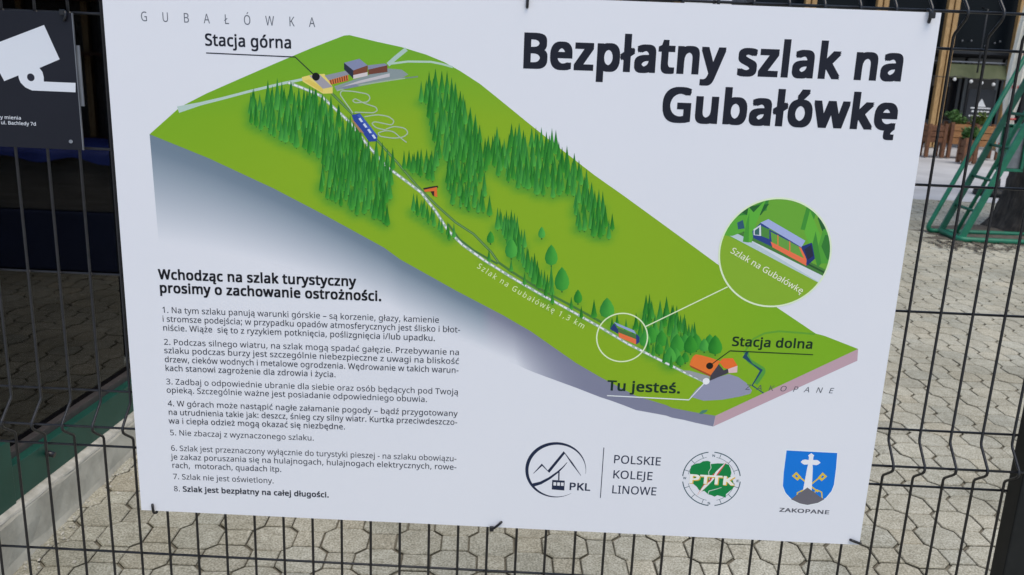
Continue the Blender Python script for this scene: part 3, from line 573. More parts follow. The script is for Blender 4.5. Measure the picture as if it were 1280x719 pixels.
planter((7.83, 14.9, 0), 0.32, 0.3, 0.56, 0.26, M_brown, 'brown planter box on legs nearest the right edge of the board')
planter((8.30, 14.95, 0), 0.44, 0.32, 0.60, 0.24, M_orange, 'honey coloured planter on legs behind the tall dark planter')
planter((8.02, 13.95, 0), 0.21, 0.24, 0.40, 0.03, M_brown, 'tall narrow dark brown planter standing in front of the others')
planter((8.70, 14.85, 0), 0.46, 0.32, 0.58, 0.22, M_orange, 'honey coloured planter seen through the green stair bars')
plant((8.22, 14.95, 0.59), 0.20, 0.22, M_leaf, 'dark green plant in the honey coloured planter left of the boards', 1)
plant((8.02, 13.95, 0.39), 0.15, 0.2, M_leaf, 'leafy green plant in the tall narrow planter', 2)
plant((8.55, 14.85, 0.57), 0.16, 0.24, M_leafy, 'yellowish green plant in the planter beside the green stair', 3)
t = thing('slatted_bench', 'small red slatted bench with white legs behind the green stair', 'bench', (8.75, 13.6, 0))
for z in (0.50, 0.58):
    bm = B(); box(bm, -0.24, 0.2, 0.13, 0.16, z, z + 0.045, 0.004); obj('backrest_slat', bm, M_red, t)
for y in (-0.12, -0.02, 0.08):
    bm = B(); box(bm, -0.28, 0.24, y - 0.035, y + 0.035, 0.27, 0.30, 0.004); obj('seat_slat', bm, M_red, t)
for x in (-0.2, 0.16):
    for y in (-0.12, 0.13):
        bm = B(); box(bm, x - 0.03, x + 0.03, y - 0.02, y + 0.02, 0, 0.265 if y < 0 else 0.62, 0.003); obj('leg', bm, M_white, t)

# closed parasol
t = thing('closed_parasol', 'closed white parasol with red print tied round its pole behind the green stair', 'parasol', (6.55, 10.0, 0))
bm = B(); n = 18; prof = [(0.50, 0.010), (0.54, 0.06), (0.70, 0.075), (0.90, 0.058), (0.96, 0.052), (1.2, 0.078), (1.6, 0.078), (2.0, 0.062), (2.35, 0.035), (2.5, 0.012)]
rows = []
for z, r in prof:
    rows.append([bm.verts.new((r * (1 + 0.28 * math.cos(k * PI)) * math.cos(2 * PI * k / n + z * 0.5), r * (1 + 0.28 * math.cos(k * PI)) * math.sin(2 * PI * k / n + z * 0.5), z + (0.03 * math.cos(k * PI) if z < 0.5 else 0))) for k in range(n)])
for i in range(len(rows) - 1):
    for k in range(n): bm.faces.new((rows[i][k], rows[i][(k + 1) % n], rows[i + 1][(k + 1) % n], rows[i + 1][k]))
cl = obj('canopy', bm, M_cloth, t)
bm = B()
for z, a0 in ((0.62, 3.6), (0.74, 4.2), (1.32, 4.0), (1.24, 4.9), (1.7, 4.3)):
    for k in range(4):
        a = a0 + k * 0.3; r = 0.102
        bm.faces.new([bm.verts.new((r * math.cos(q), r * math.sin(q), zz)) for q, zz in ((a, z), (a + 0.14, z), (a + 0.14, z + 0.035 + 0.02 * (k % 2)), (a, z + 0.035))])
obj('print', bm, M_red, cl)
bm = B(); tube(bm, [(0.075 * math.cos(2 * PI * k / 16), 0.075 * math.sin(2 * PI * k / 16), 0.95) for k in range(17)], 0.012, 6); obj('tie_band', bm, M_red, t)
bm = B(); tube(bm, [(0, 0, 0), (0, 0, 2.6)], 0.022, 10); obj('pole', bm, M_tie, t)
bm = B(); tube(bm, [(0, 0, 0), (0, 0, 0.05), (0, 0, 0.06), (0, 0, 0.2)], [0.26, 0.25, 0.05, 0.04], 20); obj('base', bm, M_post, t)

# ------------------------------------------------------------------ tree
def tree():
    TX, TY = 5.62, 7.35
    t = thing('plaza_tree', 'thick dark tree trunk behind the green metal stair on the plaza', 'tree', (TX, TY, 0))
    rnd = random.Random(4); n = 28
    bm = B(); rows = []
    prof = [(0.0, 0.44), (0.06, 0.40), (0.16, 0.365), (0.35, 0.34), (0.6, 0.335), (0.9, 0.325), (1.3, 0.31), (1.8, 0.30), (2.4, 0.29), (3.0, 0.28), (3.5, 0.2)]
    ph = [rnd.uniform(0, 6.28) for _ in range(4)]
    fine = []
    for (z0, r0), (z1, r1) in zip(prof, prof[1:]):
        for q in range(4): fine.append((z0 + (z1 - z0) * q / 4, r0 + (r1 - r0) * q / 4))
    fine.append(prof[-1])
    for z, r in fine:
        row = []
        for k in range(n):
            a = 2 * PI * k / n
            f = 1 + (0.07 * math.sin(3 * a + ph[0] + z) + 0.05 * math.sin(5 * a + ph[1] - z) + 0.03 * math.sin(9 * a + ph[2] + 2 * z)) * (1.3 if z < 0.4 else 0.8) + rnd.gauss(0, 0.012)
            row.append(bm.verts.new((r * f * math.cos(a) + 0.06 * z, r * f * math.sin(a), z)))
        rows.append(row)
    for i in range(len(rows) - 1):
        for k in range(n):
            fc = bm.faces.new((rows[i][k], rows[i][(k + 1) % n], rows[i + 1][(k + 1) % n], rows[i + 1][k])); fc.smooth = True
    tr = obj('trunk', bm, M_bark, t)
    bm = B(); tips = []
    for k in range(7):
        a = k * 0.9 + rnd.uniform(-.2, .2); e = rnd.uniform(1.2, 2.2)
        p0 = Vector((0.2, 0, 3.0 + 0.06 * k)); p1 = p0 + Vector((math.cos(a) * e * .5, math.sin(a) * e * .5, 0.9)); p2 = p0 + Vector((math.cos(a) * e, math.sin(a) * e, 1.7 + rnd.uniform(0, 1)))
        tube(bm, [p0, p1, p2], [0.12, 0.07, 0.025], 8); tips += [p1, p2]
    obj('limb', bm, M_bark, tr)
    bm = B()
    for p in tips: leaf_clump(bm, p.x, p.y, p.z + 0.25, 0.8, 0.8, 0.6, 170, 0.08, rnd)
    obj('crown', bm, M_leaf, t)
tree()
# trodden soil and litter round the foot of the tree
bm = B(); rnd = random.Random(8); n = 40
for (cx, cy, rx, ry, z) in ((5.75, 7.0, 1.35, 0.55, 0.006),):
    c = bm.verts.new((cx, cy, z + 0.012)); ring = []
    for k in range(n):
        a = 2 * PI * k / n; f = 1 + rnd.gauss(0, 0.09); ring.append(bm.verts.new((cx + rx * f * math.cos(a), cy + ry * f * math.sin(a), z - 0.004)))
    for k in range(n): bm.faces.new((c, ring[k], ring[(k + 1) % n]))
tag(obj('soil', bm, M_soil), kind='structure')
bm = B()
for k in range(420):
    x = 4.2 + abs(rnd.gauss(0, 0.9)); y = 6.35 + rnd.gauss(0, 0.12) + 0.05 * rnd.random(); s = abs(rnd.gauss(0.011, 0.007)) + 0.004
    a = rnd.uniform(0, 6.28); h = rnd.uniform(0.004, 0.012)
    bm.faces.new([bm.verts.new((x + s * math.cos(a + q) * (1.6 if i % 2 else 0.7), y + s * math.sin(a + q) * (1.6 if i % 2 else 0.7), h + 0.002 * i)) for i, q in enumerate((0, 1.57, 3.14, 4.71))])
tag(obj('leaf_litter', bm, M_soil), kind='stuff', label='dry leaf litter and crumbs of soil below the green stair', cat='litter')

# ------------------------------------------------------------------ green stair frame leaning over a base
t = thing('stair_frame', 'green metal stair frame with flat side rails leaning up beside the tree', 'stair', (4.55, 6.8, 0))
O = Vector((4.55, 6.8, 0))
def rel(p): return Vector(p) - O
k = 0.383
top = 3.0
def lean(x, y, z): return (x + k * z, y, z)
bm = B(); bar(bm, rel(lean(4.515, 6.95, 0.03)), rel(lean(4.515, 6.95, top)), 0.052, 0.026, (1, 0, 0)); obj('side_rail', bm, M_greend, t)
bm = B(); bar(bm, rel(lean(4.545, 6.60, 0.03)), rel(lean(4.545, 6.60, top)), 0.056, 0.026, (1, 0, 0)); obj('side_rail', bm, M_green2, t)
bm = B(); tube(bm, [rel(lean(4.56, 6.76, 0.0)), rel(lean(4.56, 6.76, top))], 0.018, 8); obj('inner_rod', bm, M_green2, t)
bm = B(); tube(bm, rounded([rel(p) for p in ((4.41 + k * top, 6.97, top), (4.395, 6.97, 0.022), (4.62, 6.97, 0.022), (8.0, 7.05, 0.022))], 0.07), 0.021, 10); obj('handrail', bm, M_green2, t)
bm = B(); tube(bm, rounded([rel(p) for p in ((4.50, 6.9, 0.035), (4.53, 6.58, 0.024), (4.62, 6.56, 0.024), (8.0, 6.58, 0.024))], 0.05), 0.024, 10); obj('base_tube', bm, M_green2, t)
for z in (0.045, 0.28, 0.56, 0.85, 1.14, 1.43, 1.72, 2.0):
    bm = B(); tube(bm, [rel((4.515 + k * z, 6.95, z)), rel((4.545 + k * z, 6.605, z - 0.005))], 0.014, 8); obj('rung', bm, M_greend, t)
t = thing('lantern_box', 'small green framed glass box fixed beside the tree trunk', 'box', (5.02, 6.98, 0.62))
for a in (0, 0.16):
    for b_ in (0, 0.12):
        bm = B(); box(bm, a - 0.013, a + 0.013, b_ - 0.013, b_ + 0.013, 0, 0.42, 0.003); obj('corner_bar', bm, M_green2, t)
for z in (0.0, 0.40):
    bm = B(); box(bm, -0.013, 0.173, -0.013, 0.133, z - 0.013, z + 0.013, 0.003); obj('end_frame', bm, M_green2, t)
bm = B(); box(bm, 0.013, 0.147, 0.015, 0.105, 0.016, 0.384); obj('grey_panel', bm, M_steel, t)

# ------------------------------------------------------------------ the wire fence
FX0, FX1 = -21, 29              # vertical wires every 5 cm
APEX = -0.0345
def fold(z):                    # z = level of the fold's upper cross wire
    return [(z - 0.014, 0.0), (z - 0.019, -0.002), (z - 0.046, APEX + 0.002), (z - 0.051, APEX), (z - 0.056, APEX + 0.001), (z - 0.061, APEX + 0.006), (z - 0.079, -0.003), (z - 0.084, 0.0)]
FOLDS = (0.2, 0.9, 1.6)
fence = thing('wire_fence', 'anthracite welded wire mesh fence with pressed folds in front of the plaza', 'fence', (0.2, 0, 0))
bm = B()
path = [(1.655, 0.0)]
for z in reversed(FOLDS): path += fold(z)
path += [(0.045, 0.0)]
for i in range(FX0, FX1 + 1):
    tube(bm, [(i * 0.05 - 0.2, y, z) for z, y in path], 0.00225, 8)
for z in FOLDS:
    for dz, y in ((0.0, 0.0042), (-0.05, APEX + 0.0042), (-0.1, 0.0042)):
        tube(bm, [(FX0 * 0.05 - 0.215, y, z + dz), (FX1 * 0.05 - 0.19, y, z + dz)], 0.0021, 8)
for z in (0.4, 0.6, 1.1, 1.3):
    tube(bm, [(FX0 * 0.05 - 0.215, 0.0042, z), (FX1 * 0.05 - 0.19, 0.0042, z)], 0.0021, 8)
for i in range(FX0, FX1 + 1):                  # weld beads where the wires cross
    for z, y in [(q + d_, yy) for q in FOLDS for d_, yy in ((0.0, 0.002), (-0.05, APEX + 0.002), (-0.1, 0.002))] + [(q, 0.002) for q in (0.4, 0.6, 1.1, 1.3)]:
        x = i * 0.05 - 0.2
        v = [bm.verts.new(p) for p in ((x - 0.0034, y, z), (x, y, z - 0.0034), (x + 0.0034, y, z), (x, y, z + 0.0034), (x, y - 0.0026, z), (x, y + 0.0034, z))]
        for f in ((1, 0, 4), (2, 1, 4), (3, 2, 4), (0, 3, 4), (0, 1, 5), (1, 2, 5), (2, 3, 5), (3, 0, 5)): bm.faces.new([v[q] for q in f])
obj('wire_panel', bm, M_wire, fence)
for x in (1.472, -1.145):
    bm = B(); box(bm, x - 0.2, x - 0.2 + 0.06, -0.012, 0.028, 0, 1.72, 0.003); p = obj('post', bm, M_post, fence)
    bm = B(); box(bm, x - 0.202, x - 0.2 + 0.062, -0.014, 0.030, 1.722, 1.735, 0.002); obj('post_cap', bm, M_tie, p)

# ------------------------------------------------------------------ the information board
YF = -0.0405                    # front face of the board
def sheet_point(px, py, y=YF):
    """position on the printed sheet (x, z) of a mark measured on the photograph: rectifies the flat print"""
    d = RIGHT * ((px - 640) / FPX) + DOWN * ((py - 359.5) / FPX) + FWD
    k = (y - CAM.y) / d.y
    return CAM.x + d.x * k, CAM.z + d.z * k
SP = sheet_point
BW, BH, SK = 1.1881, 0.835, -0.0024
BX, BZ = 0.0222, 0.044 + GZ
def bp(u, v): return (BX + u * math.cos(SK) - v * math.sin(SK) * -1 * -1, BZ - u * math.sin(SK) - v * math.cos(SK))
corners = [bp(0, 0), bp(BW, 0), bp(BW, BH), bp(0, BH)]
OB = Vector((BX, YF, BZ - BH))
board = thing('information_board', 'large white printed hiking trail board with a green hill map wired to the fence', 'sign', OB)
bm = B()
f = [bm.verts.new((x - OB.x, 0, z - OB.z)) for x, z in corners]; b_ = [bm.verts.new((x - OB.x, 0.003, z - OB.z)) for x, z in corners]
ff = bm.faces.new(list(reversed(f)))
bk = bm.faces.new(b_)
for k in range(4): q = bm.faces.new((f[k], f[(k + 1) % 4], b_[(k + 1) % 4], b_[k])); q.material_index = 1
bmesh.ops.recalc_face_normals(bm, faces=bm.faces)
o = obj('board', bm, M_board, board); o.data.materials.append(M_edge)

PW = (207, 212, 226)            # how the white of the sheet reads in the photograph
def ink(r, g, b):
    return tuple(min(0.9, max(0.004, srgb(c) / srgb(wv) * wl)) for c, wv, wl in zip((r, g, b), PW, WHITE))
STACK = {}                      # coarse cells of the sheet -> highest print layer so far
def next_layer(pts):
    """one layer above whatever is already printed under these points"""
    q = 0.006
    x0, x1 = int(min(p[0] for p in pts) // q), int(max(p[0] for p in pts) // q)
    z0, z1 = int(min(p[1] for p in pts) // q), int(max(p[1] for p in pts) // q)
    cells = [(i, j) for i in range(x0, x1 + 1) for j in range(z0, z1 + 1)]
    n = 1 + max(STACK.get(c, 0) for c in cells)
    for c in cells: STACK[c] = n
    return -(0.00008 + n * 0.000007)
class Print:
    """collects flat printed shapes, each a hair above the one before"""
    def __init__(s): s.V, s.F, s.Cc = [], [], []
    def faces2(s, pts, tris, cols, y):
        if y is None: y = next_layer(pts)
        i0 = len(s.V)
        s.V += [(x - OB.x, y, z - OB.z) for x, z in pts]
        for t in tris:
            s.F.append(tuple(i0 + k for k in t)); s.Cc.append([cols[k] for k in t] if isinstance(cols, list) else [cols] * len(t))
    def flat(s, pts, col, y=None, holes=()):        # pts in sheet coordinates (x, z)
        loops = [[Vector((x, z, 0)) for x, z in l] for l in (pts, *holes)]
        tr = tessellate_polygon(loops)
        s.faces2([p for l in (pts, *holes) for p in l], tr, col, y)
    def poly(s, pxs, col, y=None): s.flat([SP(*p) for p in pxs], ink(*col), y)
    def line(s, pxs, wd, col, closed=False, y=None, widths=None):  # wd in photo pixels
        p = [Vector(SP(*q)) for q in pxs]; n = len(p); a, b = [], []
        k = 0.001 * PXMM
        for i in range(n):
            if closed: t = p[(i + 1) % n] - p[i - 1]
            else: t = p[min(i + 1, n - 1)] - p[max(i - 1, 0)]
            t.normalize(); nv = Vector((-t.y, t.x)); h = (widths[i] if widths else wd) * k / 2
            if not closed and 0 < i < n - 1:
                t0 = (p[i] - p[i - 1]).normalized(); h = h / max(0.72, abs(nv.dot(Vector((-t0.y, t0.x)))))
            a.append(p[i] + nv * h); b.append(p[i] - nv * h)
        pts = [tuple(v) for v in a + b]
        m = n if closed else n - 1
        s.faces2(pts, [(i, (i + 1) % n, n + (i + 1) % n, n + i) for i in range(m)], ink(*col), y)
    def dot(s, c, r, col, n=28, y=None):            # a true circle on the sheet
        x, z = SP(*c); R = r * 0.001 * PXMM
        s.flat([(x + R * math.cos(2 * PI * k / n), z + R * math.sin(2 * PI * k / n)) for k in range(n)], ink(*col), y)
    def build(s, name, parent):
        me = bpy.data.meshes.new(name); me.from_pydata(s.V, [], s.F); me.update()
        at = me.color_attributes.new('ink', 'FLOAT_COLOR', 'CORNER'); buf = []
        for c in s.Cc:
            for q in c: buf.extend((*q, 1.0))
        at.data.foreach_set('color', buf)
        return link(name, me, M_ink, parent)
PXMM = 1.19                     # millimetres on the sheet per photo pixel, about the middle

# ---- letters (outlines in 1/1000 of the type size)
GL = {}
for ln in GLYPHS.strip().split('\n'):
    h, *cs = ln.split('/'); c, adv = h.split(':'); cont = []
    for q in cs:
        v = list(map(int, q.split())); x = y = 0; pts = []
        for i in range(0, len(v), 2): x += v[i]; y += v[i + 1]; pts.append((x, y))
        cont.append(pts)
    GL[chr(int(c))] = (int(adv), cont)
def area(c): return sum(c[i - 1][0] * c[i][1] - c[i][0] * c[i - 1][1] for i in range(len(c))) / 2
def inside(p, c):
    r = False
    for i in range(len(c)):
        (x0, y0), (x1, y1) = c[i - 1], c[i]
        if (y0 > p[1]) != (y1 > p[1]) and p[0] < (x1 - x0) * (p[1] - y0) / (y1 - y0) + x0: r = not r
    return r
def grow(c, d):
    """move an outline outwards (outer contours run clockwise) by d"""
    if not d: return c
    n = len(c); out = []
    for i in range(n):
        p, a, b = Vector(c[i]), Vector(c[i - 1]), Vector(c[(i + 1) % n])
        t0, t1 = (p - a).normalized(), (b - p).normalized()
        n0, n1 = Vector((-t0.y, t0.x)), Vector((-t1.y, t1.x))
        m = n0 + n1
        if m.length < 0.2: out.append(tuple(p + n0 * d)); continue
        m.normalize(); out.append(tuple(p + m * (d / max(0.55, m.dot(n0)))))
    return out
GC = {}
def glyph(ch, d):
    if (ch, d) not in GC:
        adv, cont = GL[ch]; groups = []
        outer = [c for c in cont if area(c) < 0]; holes = [c for c in cont if area(c) > 0]
        outer.sort(key=area)
        used = set()
        for o in reversed(outer):               # smallest outline first claims its holes
            hs = []
            for k, h in enumerate(holes):
                if k not in used and inside(h[0], o): hs.append(h); used.add(k)
            groups.append((o, hs))
        res = []
        for o, hs in groups:
            loops = [grow(o, d)] + [grow(h, d) for h in hs]
            tr = tessellate_polygon([[Vector((x, y, 0)) for x, y in l] for l in loops])
            res.append(([p for l in loops for p in l], tr))
        GC[(ch, d)] = res
    return GC[(ch, d)]
CAPH = 573.0
def write(P, text, pl, pr, cap, col, bold=0, track=0, shear=0.0, runs=None, ybase=None):
    """print one line of text; pl, pr = baseline ends, cap = capital height (photo px); bold = extra stroke in 1/1000"""
    a, b = Vector(SP(*pl)), Vector(SP(*pr)); d = (b - a); Ln = d.length; d.normalize(); up = Vector((-d.y, d.x))
    bmax = max([bold] + [q[1] for q in runs or []])
    s = cap * 0.001 * PXMM / (CAPH + (1.6 * bmax if bmax >= 12 else 0))
    a = a + up * (0.8 * bmax * s if bmax >= 12 else 0)
    seq = []; x = 0.0
    runs = runs or [(text, bold)]
    for tx, bo in runs:
        for ch in tx: seq.append((ch, x, bo)); x += GL[ch][0] + track + bo * 0.9
    last = seq[-1]; end = x - track - 40
    sx = Ln / end
    c = ink(*col); passes = {}
    for ch, x0, bo in seq:
        nq = 1 if not bo else (5 if bo < 12 else 12)   # heavier letters: the letter printed over itself, shifted all round by the extra stroke
        if nq == 12: nq = 8
        for q in range(nq):
            ox, oy = bo * math.cos(2 * PI * q / nq + 0.3), bo * math.sin(2 * PI * q / nq + 0.3)
            if nq == 8: ox, oy = bo * (1, 1, 0, -1, -1, -1, 0, 1)[q], 0.8 * bo * (0, 1, 1, 1, 0, -1, -1, -1)[q]   # keeps square corners
            for gi, (pts, tr) in enumerate(glyph(ch, 0)): passes.setdefault((q, gi % 2), []).append((pts, tr, x0 + bo + ox, oy))
    for key in sorted(passes):
        P3, T3 = [], []
        for pts, tr, x0, oy in passes[key]:
            i0 = len(P3)
            for px_, py_ in pts:
                v = a + d * ((x0 + px_ - 40 + shear * py_) * sx) + up * ((py_ + oy) * s); P3.append((v.x, v.y))
            T3 += [tuple(i0 + k for k in t) for t in tr]
        P.faces2(P3, T3, c, None)
DK = (26, 29, 42)

# ---- the hill map
def clip(poly, axis, val, keep_less):
    out = []
    for i in range(len(poly)):
        a, b = poly[i - 1], poly[i]; ia = (a[axis] <= val) == keep_less; ib = (b[axis] <= val) == keep_less
        if ia != ib:
            t = (val - a[axis]) / (b[axis] - a[axis]); out.append((a[0] + t * (b[0] - a[0]), a[1] + t * (b[1] - a[1])))
        if ib: out.append(b)
    return out
def clip_convex(poly, cv):
    """clip polygon to a convex outline (listed clockwise on the photo)"""
    out = poly
    for i in range(len(cv)):
        (x0, y0), (x1, y1) = cv[i - 1], cv[i]
        f = lambda p: (x1 - x0) * (p[1] - y0) - (y1 - y0) * (p[0] - x0)
        src, out = out, []
        for k in range(len(src)):
            a, b = src[k - 1], src[k]; fa, fb = f(a), f(b)
            if (fa >= 0) != (fb >= 0):
                t = fa / (fa - fb); out.append((a[0] + t * (b[0] - a[0]), a[1] + t * (b[1] - a[1])))
            if fb >= 0: out.append(b)
        if len(out) < 3: return []
    return out

UP = [(187, 168), (225, 134), (258, 117), (300, 98.5), (345, 79), (390, 60), (430, 44.6), (437, 44), (470, 52), (502, 59), (532.7, 68.4), (555, 77.6), (575, 88.7), (600, 105), (620, 121), (660, 153.6), (698, 184), (743, 219), (780, 245), (850, 296), (910, 340), (972, 385), (1002.8, 405.7), (1019.5, 417), (1031, 420), (1072.7, 436.3)]
LOW = [(894.3, 519.8), (871, 516), (840, 510), (832.6, 506.5), (795, 495), (750, 471.4), (720, 453.9), (664, 414.7), (628, 393.8), (569.5, 363.2), (500, 324.3), (480, 309.7), (406.5, 269.4), (342.5, 236), (261.8, 198.4)]
HILL = UP + LOW

def inpoly(p, c): return inside(p, c)
trees = []      # (x, y, height, half width, kind)
rnd = random.Random(77)
def forest(poly, n, h0, h1, dmin, kind=0):
    xs = [p[0] for p in poly]; ys = [p[1] for p in poly]; got = []; tries = 0
    while len(got) < n and tries < n * 60:
        tries += 1
        p = (rnd.uniform(min(xs), max(xs)), rnd.uniform(min(ys), max(ys)))
        if not inpoly(p, poly): continue
        if any((p[0] - q[0]) ** 2 + ((p[1] - q[1]) * 1.1) ** 2 < dmin * dmin for q in got): continue
        got.append(p); h = rnd.uniform(h0, h1); trees.append((p[0], p[1], h * 1.08, h * rnd.uniform(0.125, 0.165), kind))
c4 = lambda l: [(500 + x / 3.125, 80 + y / 3.125) for x, y in l]
c5 = lambda x, y: (500 + x / 3.596, 220 + y / 3.596)
c6 = lambda x, y: (720 + x / 3.995, 340 + y / 3.995)
forest([(309, 152), (312, 130), (330, 126), (372, 120), (404, 134), (432, 158), (462, 194), (492, 212), (486, 232), (462, 228), (408, 222), (392, 196), (346, 176)], 160, 20, 29, 5.4)
forest([(400, 244), (406, 214), (440, 212), (480, 218), (490, 226), (484, 284), (452, 272), (422, 258)], 76, 20, 28, 5.5)
forest(c4([(70, 150), (110, 100), (200, 100), (225, 160), (280, 240), (310, 300), (330, 400), (270, 420), (150, 370), (130, 290), (110, 190)]), 92, 20, 29, 5.4)
forest(c4([(300, 380), (380, 330), (440, 300), (600, 330), (640, 400), (720, 460), (740, 520), (640, 520), (600, 550), (540, 520), (460, 490), (400, 450), (330, 430)]), 104, 20, 29, 5.4)
forest(c4([(680, 540), (720, 520), (790, 560), (830, 640), (850, 660), (820, 690), (750, 675), (690, 650)]), 32, 19, 27, 5.2)
forest(c4([(190, 400), (330, 430), (340, 540), (260, 470), (180, 470)]), 20, 18, 25, 5.6)
forest(c4([(95, 385), (150, 380), (150, 430), (110, 440)]), 7, 17, 23, 5.0)
forest(c4([(0, 400), (90, 400), (130, 450), (130, 470), (80, 440), (20, 420)]), 13, 18, 25, 4.6)
forest(c4([(180, 470), (260, 460), (330, 560), (360, 600), (290, 590), (200, 550)]), 24, 16, 26, 6.0)
forest(c4([(380, 620), (430, 640), (500, 719), (470, 725), (420, 690), (380, 665)]), 16, 18, 27, 4.6)
forest([c5(*p) for p in ((440, 260), (480, 250), (560, 370), (600, 440), (680, 500), (700, 560), (600, 490), (530, 390))], 26, 18, 27, 4.8)
forest([c5(*p) for p in ((60, 150), (100, 160), (200, 250), (255, 285), (220, 290), (120, 210), (60, 170))], 15, 15, 22, 4.2)
for x, y in ((560, 490), (655, 540), (685, 575), (770, 600), (815, 640), (500, 430), (400, 385)): trees.append((*c5(x, y), 16, 2.6, 0))
for x, y, h in ((90, 230, 24), (350, 215, 26), (378, 235, 24), (300, 290, 22), (420, 250, 28), (440, 275, 24), (340, 262, 22), (395, 290, 20), (510, 300, 20), (452, 240, 30), (485, 265, 26), (535, 305, 20), (580, 345, 22), (405, 390, 20), (455, 400, 20), (320, 330, 22), (180, 290, 16), (365, 260, 22), (470, 290, 22)): trees.append((*c6(x, y), h, h * 0.17, 0))
for x, y, h in ((407, 305, 16), (500, 372, 26), (637, 282, 15), (680, 405, 27), (728, 520, 31), (800, 575, 18), (930, 640, 24)): trees.append((*c5(x, y), h, h * 0.3, 1))
for x, y, h in ((155, 232, 26), (375, 360, 23), (428, 375, 21), (505, 408, 25), (572, 410, 24), (470, 458, 21), (640, 400, 17), (695, 415, 25), (545, 455, 14), (395, 330, 16)): trees.append((*c6(x, y), h, h * 0.36, 1))
forest([c6(*p) for p in ((300, 230), (380, 190), (480, 220), (560, 300), (600, 350), (560, 400), (440, 360), (330, 320))], 16, 19, 27, 4.6)
for x, y, h in ((345, 375, 20), (545, 395, 22), (600, 395, 22), (500, 450, 18), (520, 470, 14), (415, 415, 15), (668, 398, 22)): trees.append((*c6(x, y), h, h * 0.36, 1))
for x, y in ((250, 300), (285, 330), (360, 400), (385, 420), (440, 455), (475, 480), (205, 270)): trees.append((*c6(x, y), 17, 2.6, 0))
trees.sort(key=lambda q: q[1])

def lerp(a, b, t): return tuple(x + (y - x) * t for x, y in zip(a, b))
def hill_colour(x, y):
    t = min(1, max(0, (x * 0.45 + y - 210) / 260)); c = lerp((112, 160, 30), (125, 163, 32), min(1, t * 1.6))
    up = min(1, max(0, (150 - y) / 90)); c = lerp(c, (100, 158, 42), up * 0.8)
    lo = min(1, max(0, (x - 830) / 160)); c = lerp(c, (110, 163, 34), lo * 0.7)
    return c
CW = 5.0
shade = {}
for x, y, h, wd, kd in trees:                       # the drawn green shade of the printed trees
    for gx in range(int((x - 12) // CW), int((x + 12) // CW) + 2):
        for gy in range(int((y - 9) // CW), int((y + 10) // CW) + 2):
            d2 = ((gx * CW - x + 2) / 8) ** 2 + ((gy * CW - y - 0.5) / 6) ** 2
            shade[(gx, gy)] = min(1.0, shade.get((gx, gy), 0) + 0.55 * math.exp(-d2))
hp = Print()
# fading grey side of the block
edge = [(187, 168)] + list(reversed(LOW))
dens = []
for (x0, y0), (x1, y1) in zip(edge, edge[1:]):
    n = max(1, int((x1 - x0) / 12))
    for q in range(n): dens.append((x0 + (x1 - x0) * q / n, y0 + (y1 - y0) * q / n))
dens.append(edge[-1])
NR = 14; yl = None; pts, cols, tris = [], [], []
def side_len(x):
    for (a, la), (b, lb) in zip(((187, 135), (300, 105), (420, 80), (560, 62), (660, 52), (720, 31), (770, 21), (800, 17), (845, 11.5), (895, 13.5)), ((300, 105), (420, 80), (560, 62), (660, 52), (720, 31), (770, 21), (800, 17), (845, 11.5), (895, 13.5), (2000, 13))):
        if a <= x <= b: return la + (lb - la) * (x - a) / (b - a)
    return 13
for x, y in dens:
    Ls = side_len(x)
    solid = min(1, max(0, (x - 640) / 100))
    for r in range(NR + 1):
        t = r / NR
        fade = max(0.0, (t - 0.12) / 0.88) ** 0.85
        k = fade * (1 - solid)
        c = lerp((104, 122, 142) if x < 600 else (116, 122, 145), PW, k)
        if x > 600: c = lerp(c, (118, 122, 148), solid * 0.9)
        pts.append(SP(x + 0.085 * Ls * t * (1 - solid) - 0.2 * Ls * t * max(0, (x - 840) / 54), y + Ls * t)); cols.append(ink(*c))
for i in range(len(dens) - 1):
    for r in range(NR): tris.append((i * (NR + 1) + r, i * (NR + 1) + r + 1, (i + 1) * (NR + 1) + r + 1, (i + 1) * (NR + 1) + r))
hp.faces2(pts, tris, cols, yl)
hp.poly([(1072.7, 436.0), (894.3, 519.5), (892, 533), (1071.6, 451)], (176, 150, 165))
# the green sheet, in small cells so that the printed colour can change over it
yl = next_layer([SP(*p) for p in HILL])
for gx in range(int(180 // CW), int(1080 // CW) + 1):
    x0, x1 = gx * CW, (gx + 1) * CW
    colp = clip(clip(HILL, 0, x1, True), 0, x0, False)
    if len(colp) < 3: continue
    ys = [p[1] for p in colp]
    for gy in range(int(min(ys) // CW), int(max(ys) // CW) + 1):
        q = clip(clip(colp, 1, (gy + 1) * CW, True), 1, gy * CW, False)
        if len(q) < 3: continue
        cc = []
        for px_, py_ in q:
            fx, fy = px_ / CW - gx, py_ / CW - gy
            s = sum(shade.get((gx + a, gy + b), 0) * (fx if a else 1 - fx) * (fy if b else 1 - fy) for a in (0, 1) for b in (0, 1))
            cc.append(ink(*lerp(hill_colour(px_, py_), (60, 134, 48), 0.62 * s)))
        hp.faces2([SP(*p) for p in q], [tuple(range(len(q)))], cc, yl)
